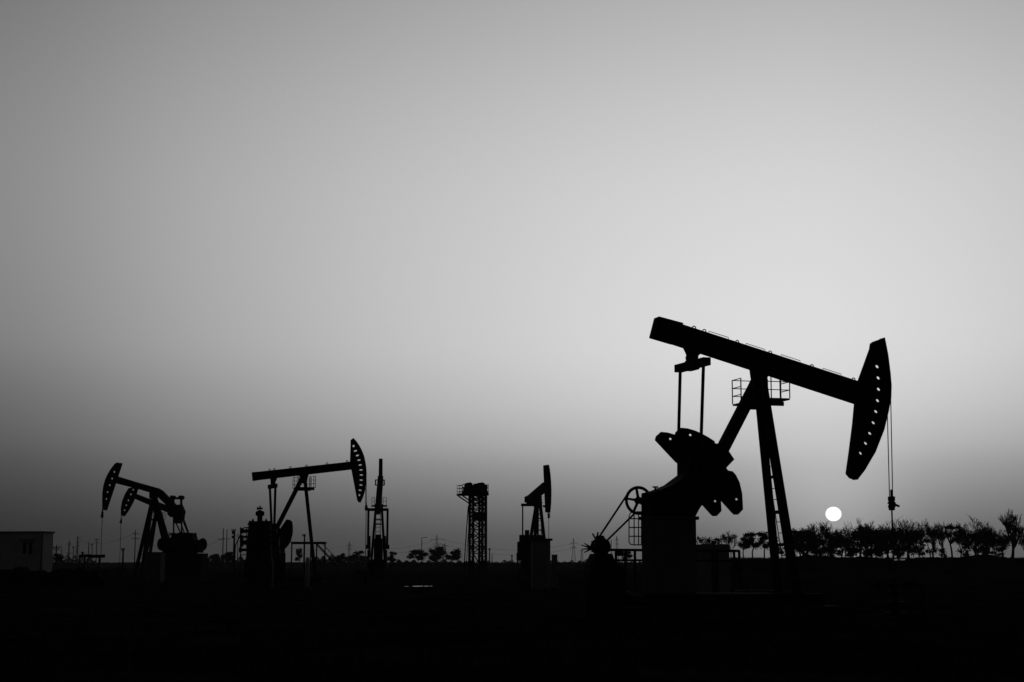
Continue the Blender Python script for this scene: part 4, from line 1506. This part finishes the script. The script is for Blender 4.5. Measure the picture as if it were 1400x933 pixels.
# ================================================================== ground
def hnoise(x, y):
    return (math.sin(x * .31 + 1.3) * math.cos(y * .23 + .4) + .6 * math.sin(x * .83 + y * .57) + .4 * math.sin(x * 1.9 - y * 1.4 + 2.0)) / 2.0
def gz(x, y):
    a = max(0.0, min(1.0, (y - 12) / 12)) * max(0.15, min(1.0, 120.0 / max(y, 1)))
    return (-.03 + .05 * hnoise(x, y)) * a - .02
bm = bmesh.new()
ys = [-60, -20, 0, 6] + [10 * 1.035 ** i for i in range(0, 145)]
ys = [y for y in ys if y < 1400] + [1600, 2200, 3200, 5000, 9000]
rows = []
rng = random.Random(3)
for y in ys:
    half = max(30, abs(y) * .55) if y < 1500 else y * 1.0 + 500
    if y <= 6:
        half = 60
    rows.append([bm.verts.new((half * (2 * i / 160 - 1), y, gz(half * (2 * i / 160 - 1), y) + (rng.gauss(0, .018) if 14 < y < 200 else 0))) for i in range(161)])
for a, b_ in zip(rows, rows[1:]):
    for i in range(160):
        bm.faces.new((a[i], a[i + 1], b_[i + 1], b_[i]))
m_ = MB()
m_.bm.free()
m_.bm = bm
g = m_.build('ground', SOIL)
g['kind'] = 'structure'

def bank(name, x0px, x1px, D, h, width, jag, seed, m=BANK, tail=True):
    rng = random.Random(seed)
    b = MB()
    N = int((x1px - x0px) / 2.0)
    prof = [(-.5, 0), (-.28, .55), (-.1, .95), (.1, 1.0), (.32, .5), (.5, 0)]
    rings = []
    for i in range(N + 1):
        u = i / N
        x = at(x0px + (x1px - x0px) * u, 769, D).x
        e = min(1, u * 7) if tail else 1
        e = e * e * (3 - 2 * e)
        hh = h * e * (1 + .10 * math.sin(u * 23) + .06 * math.sin(u * 61 + 1))
        rings.append([b.bm.verts.new((x, D + q * width + rng.gauss(0, .1), -.15 + max(0, hh * w_ + (rng.gauss(0, jag) if w_ > .4 else 0)))) for q, w_ in prof])
    for a, c_ in zip(rings, rings[1:]):
        for k in range(len(prof) - 1):
            b.bm.faces.new((a[k], c_[k], c_[k + 1], a[k + 1]))
    o = b.build(name, m)
    o['kind'] = 'structure'
    return o
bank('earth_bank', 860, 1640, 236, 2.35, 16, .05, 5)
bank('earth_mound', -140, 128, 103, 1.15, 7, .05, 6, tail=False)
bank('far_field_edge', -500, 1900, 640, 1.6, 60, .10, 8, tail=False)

# puddle
def puddle(px, py, wpx, D0, D1, seed):
    rng = random.Random(seed)
    b = MB()
    xm = at(px, 769, (D0 + D1) / 2).x
    hw_ = wpx * (D0 + D1) / 2 / F / 2
    N = 28
    vs = []
    for i in range(N):
        a = 2 * math.pi * i / N
        k = 1 + rng.gauss(0, .12)
        vs.append(b.bm.verts.new((xm + math.cos(a) * hw_ * k, (D0 + D1) / 2 + math.sin(a) * (D1 - D0) / 2 * k, .06)))
    b.bm.faces.new(vs)
    o = b.build('puddle', WATER)
    o['kind'] = 'structure'
puddle(571, 802, 15, 97.6, 100.4, 2)
puddle(583, 802, 8, 98.2, 100.2, 4)
puddle(589.5, 802, 4, 98.6, 100, 6)
puddle(556, 802.5, 6, 97.5, 98.6, 9)

# dry grass over the plain
b = MB()
rng = random.Random(21)
for i in range(5200):
    y = 22 * (10 ** (rng.random() * 1.02))
    x = rng.uniform(-.36, .36) * y
    c_ = Vector((x, y, gz(x, y) - .02))
    for k in range(rng.randint(3, 6)):
        hgt = rng.uniform(.08, .28)
        an = rng.uniform(0, 6.283)
        d = Vector((math.cos(an), math.sin(an), 0))
        o_ = c_ + Vector((rng.gauss(0, .08), rng.gauss(0, .08), 0))
        wv = Vector((-d.y, d.x, 0)) * .012
        v = [b.bm.verts.new(o_ - wv), b.bm.verts.new(o_ + wv), b.bm.verts.new(o_ + d * hgt * .5 + Vector((0, 0, hgt)))]
        b.bm.faces.new(v)
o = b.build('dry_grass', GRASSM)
o['kind'] = 'stuff'
# weeds on the crest of the bank
b = MB()
for i in range(2600):
    px = rng.uniform(900, 1500)
    D = 236 + rng.uniform(-3, 2)
    x = at(px, 769, D).x
    c_ = Vector((x, D, 1.9 if px > 985 else 1.2))
    for k in range(3):
        hgt = rng.uniform(.1, .45)
        dx = rng.gauss(0, .2)
        wv = Vector((.03, 0, 0))
        v = [b.bm.verts.new(c_ - wv + Vector((dx, 0, 0))), b.bm.verts.new(c_ + wv + Vector((dx, 0, 0))), b.bm.verts.new(c_ + Vector((dx + rng.gauss(0, .12), rng.gauss(0, .1), hgt)))]
        b.bm.faces.new(v)
o = b.build('bank_weeds', GRASSM)
o['kind'] = 'stuff'

# scrub along the horizon at the left and in the middle
b = MB()
rng = random.Random(31)
for i in range(17000):
    px = rng.choice((rng.uniform(255, 345), rng.uniform(425, 505), rng.uniform(505, 640), rng.uniform(-10, 130), rng.uniform(655, 880)))
    D = 440 + rng.uniform(-8, 8)
    prof = .55 + .45 * math.sin(px * .21) * math.sin(px * .083 + 1) + .35 * math.sin(px * .61 + 2)
    hh = (1.9 if px < 505 else 1.3) + max(0, prof) * (1.5 if px < 505 else .8)
    x = at(px, 769, D).x
    leaf_quad(b.bm, Vector((x, D, hh * rng.random() ** .7)), .24 * rng.uniform(.6, 1.3), rng)
o = b.build('scrub', LEAF)
o['kind'] = 'stuff'

# ================================================================== haze
HAZE_DENSITY = 0.00009
b = MB()
b.box((-1500, -40, -1.2), (1500, 2600, 34))
hz = b.build('haze', SOIL)
hz['kind'] = 'stuff'
hm = bpy.data.materials.new('haze_air')
hm.use_nodes = True
nt = hm.node_tree
for nd in list(nt.nodes):
    if nd.type != 'OUTPUT_MATERIAL':
        nt.nodes.remove(nd)
pv = nt.nodes.new('ShaderNodeVolumePrincipled')
pv.inputs['Color'].default_value = (.8, .8, .8, 1)
pv.inputs['Density'].default_value = HAZE_DENSITY
pv.inputs['Anisotropy'].default_value = 0.35
nt.links.new(pv.outputs[0], [x for x in nt.nodes if x.type == 'OUTPUT_MATERIAL'][0].inputs['Volume'])
hz.data.materials.clear()
hz.data.materials.append(hm)

# ================================================================== sky and sun
SUND = ray(1139.5, 703).normalized()
SUN_EL = math.asin(SUND.z)
SUN_AZ = math.atan2(SUND.x, SUND.y)     # clockwise from +Y
world = bpy.data.worlds.new('World')
scn.world = world
world.use_nodes = True
nt = world.node_tree
nt.nodes.clear()
def N(t, **kw):
    nd = nt.nodes.new(t)
    for k, v in kw.items():
        setattr(nd, k, v)
    return nd
def M(op, a, b=None, c=None, clamp=False):
    nd = N('ShaderNodeMath', operation=op, use_clamp=clamp)
    for i, v in enumerate((a, b, c)):
        if v is None:
            continue
        if isinstance(v, (int, float)):
            nd.inputs[i].default_value = v
        else:
            nt.links.new(v, nd.inputs[i])
    return nd.outputs[0]
def curve(val, lo, hi, pts, vmin, vmax):
    """float curve: val in lo..hi, points (x, y) in real units"""
    mr = N('ShaderNodeMapRange')
    mr.inputs['From Min'].default_value = lo
    mr.inputs['From Max'].default_value = hi
    nt.links.new(val, mr.inputs['Value'])
    fc = N('ShaderNodeFloatCurve')
    cm = fc.mapping
    cv = cm.curves[0]
    P = [((x - lo) / (hi - lo), (y - vmin) / (vmax - vmin)) for x, y in pts]
    cv.points[0].location = P[0]
    cv.points[1].location = P[-1]
    for p in P[1:-1]:
        cv.points.new(*p)
    for p in cv.points:
        p.handle_type = 'AUTO_CLAMPED'
    cm.update()
    nt.links.new(mr.outputs[0], fc.inputs['Value'])
    return M('MULTIPLY_ADD', fc.outputs[0], vmax - vmin, vmin)
tc = N('ShaderNodeTexCoord')
sx = N('ShaderNodeSeparateXYZ')
nt.links.new(tc.outputs['Generated'], sx.inputs[0])
X_, Y_, Z_ = sx.outputs
el = M('MULTIPLY', M('ARCSINE', M('MINIMUM', M('MAXIMUM', Z_, -1.0), 1.0)), 180 / math.pi)
az = M('MULTIPLY', M('ARCTAN2', X_, Y_), 180 / math.pi)
LN = math.log
# brightness of the air under the sun's azimuth against height above the horizon
A = curve(el, 0, 60, [(0, LN(.085)), (.6, LN(.092)), (1.3, LN(.128)), (1.95, LN(.185)), (3.2, LN(.325)), (4.8, LN(.535)), (6.5, LN(.66)), (8.2, LN(.70)), (11, LN(.68)), (14, LN(.63)), (19.6, LN(.455)), (27, LN(.24)), (40, LN(.07)), (60, LN(.02))], -5, 0)
K = curve(el, 0, 60, [(0, 1.45), (.6, 1.5), (2, 1.6), (4.8, 1.5), (8.2, 1.14), (14, .90), (19.6, .86), (60, .8)], 0, 2)
H_ = curve(az, -180, 180, [(-180, 4.5), (-110, 4.3), (-60, 3.1), (-34, 2.05), (-17.5, 1.0), (-9.05, .46), (0, .145), (6, .03), (10, 0), (13, .03), (17.4, .13), (30, .7), (60, 2.6), (110, 4.2), (180, 4.5)], 0, 5)
glow = M('EXPONENT', M('SUBTRACT', A, M('MULTIPLY', K, H_)))
# aureole and disc of the sun
dz = M('SUBTRACT', el, math.degrees(SUN_EL))
da = M('SUBTRACT', az, math.degrees(SUN_AZ))
dist = M('SQRT', M('ADD', M('POWER', M('ABSOLUTE', da), 2.0), M('POWER', M('MULTIPLY', dz, 1.1), 2.0)))
aur = M('MULTIPLY', M('EXPONENT', M('MULTIPLY', M('POWER', M('DIVIDE', dist, 2.6), 2.0), -1.0)), .155)
mr = N('ShaderNodeMapRange', interpolation_type='SMOOTHSTEP')
mr.inputs['From Min'].default_value = .292
mr.inputs['From Max'].default_value = .226
nt.links.new(dist, mr.inputs['Value'])
disc = M('MULTIPLY', mr.outputs[0], 1.6)
front = M('GREATER_THAN', Y_, 0.0)
sunpart = M('MULTIPLY', M('ADD', aur, disc), front)
# clear air behind the haze
sky = N('ShaderNodeTexSky', sky_type='NISHITA', sun_disc=False)
sky.sun_elevation = SUN_EL
sky.sun_rotation = SUN_AZ
bw = N('ShaderNodeRGBToBW')
nt.links.new(sky.outputs[0], bw.inputs[0])
tot = M('ADD', M('ADD', glow, sunpart), M("MULTIPLY", bw.outputs[0], .004))
bg = N('ShaderNodeBackground')
comb = N('ShaderNodeCombineColor')
for i in range(3):
    nt.links.new(tot, comb.inputs[i])
nt.links.new(comb.outputs[0], bg.inputs['Color'])
bg.inputs['Strength'].default_value = 1.0
out = N('ShaderNodeOutputWorld')
nt.links.new(bg.outputs[0], out.inputs['Surface'])
world.cycles.sampling_method = 'MANUAL'
world.cycles.sample_map_resolution = 1024

sl = bpy.data.lights.new('sun', 'SUN')
sl.energy = 0.05
sl.angle = R(.53)
so = bpy.data.objects.new('sun', sl)
so.rotation_euler = (-SUND).to_track_quat('-Z', 'Y').to_euler()
so.location = (20, 30, 40)
col.objects.link(so)

scn.view_settings.view_transform = 'Standard'
scn.view_settings.look = 'None'
scn.view_settings.exposure = 0
scn.view_settings.gamma = 1
scn.view_settings.use_curve_mapping = False
scn.cycles.use_denoising = True
scn.cycles.volume_bounces = 1
scn.cycles.max_bounces = 6
scn.render.film_transparent = False
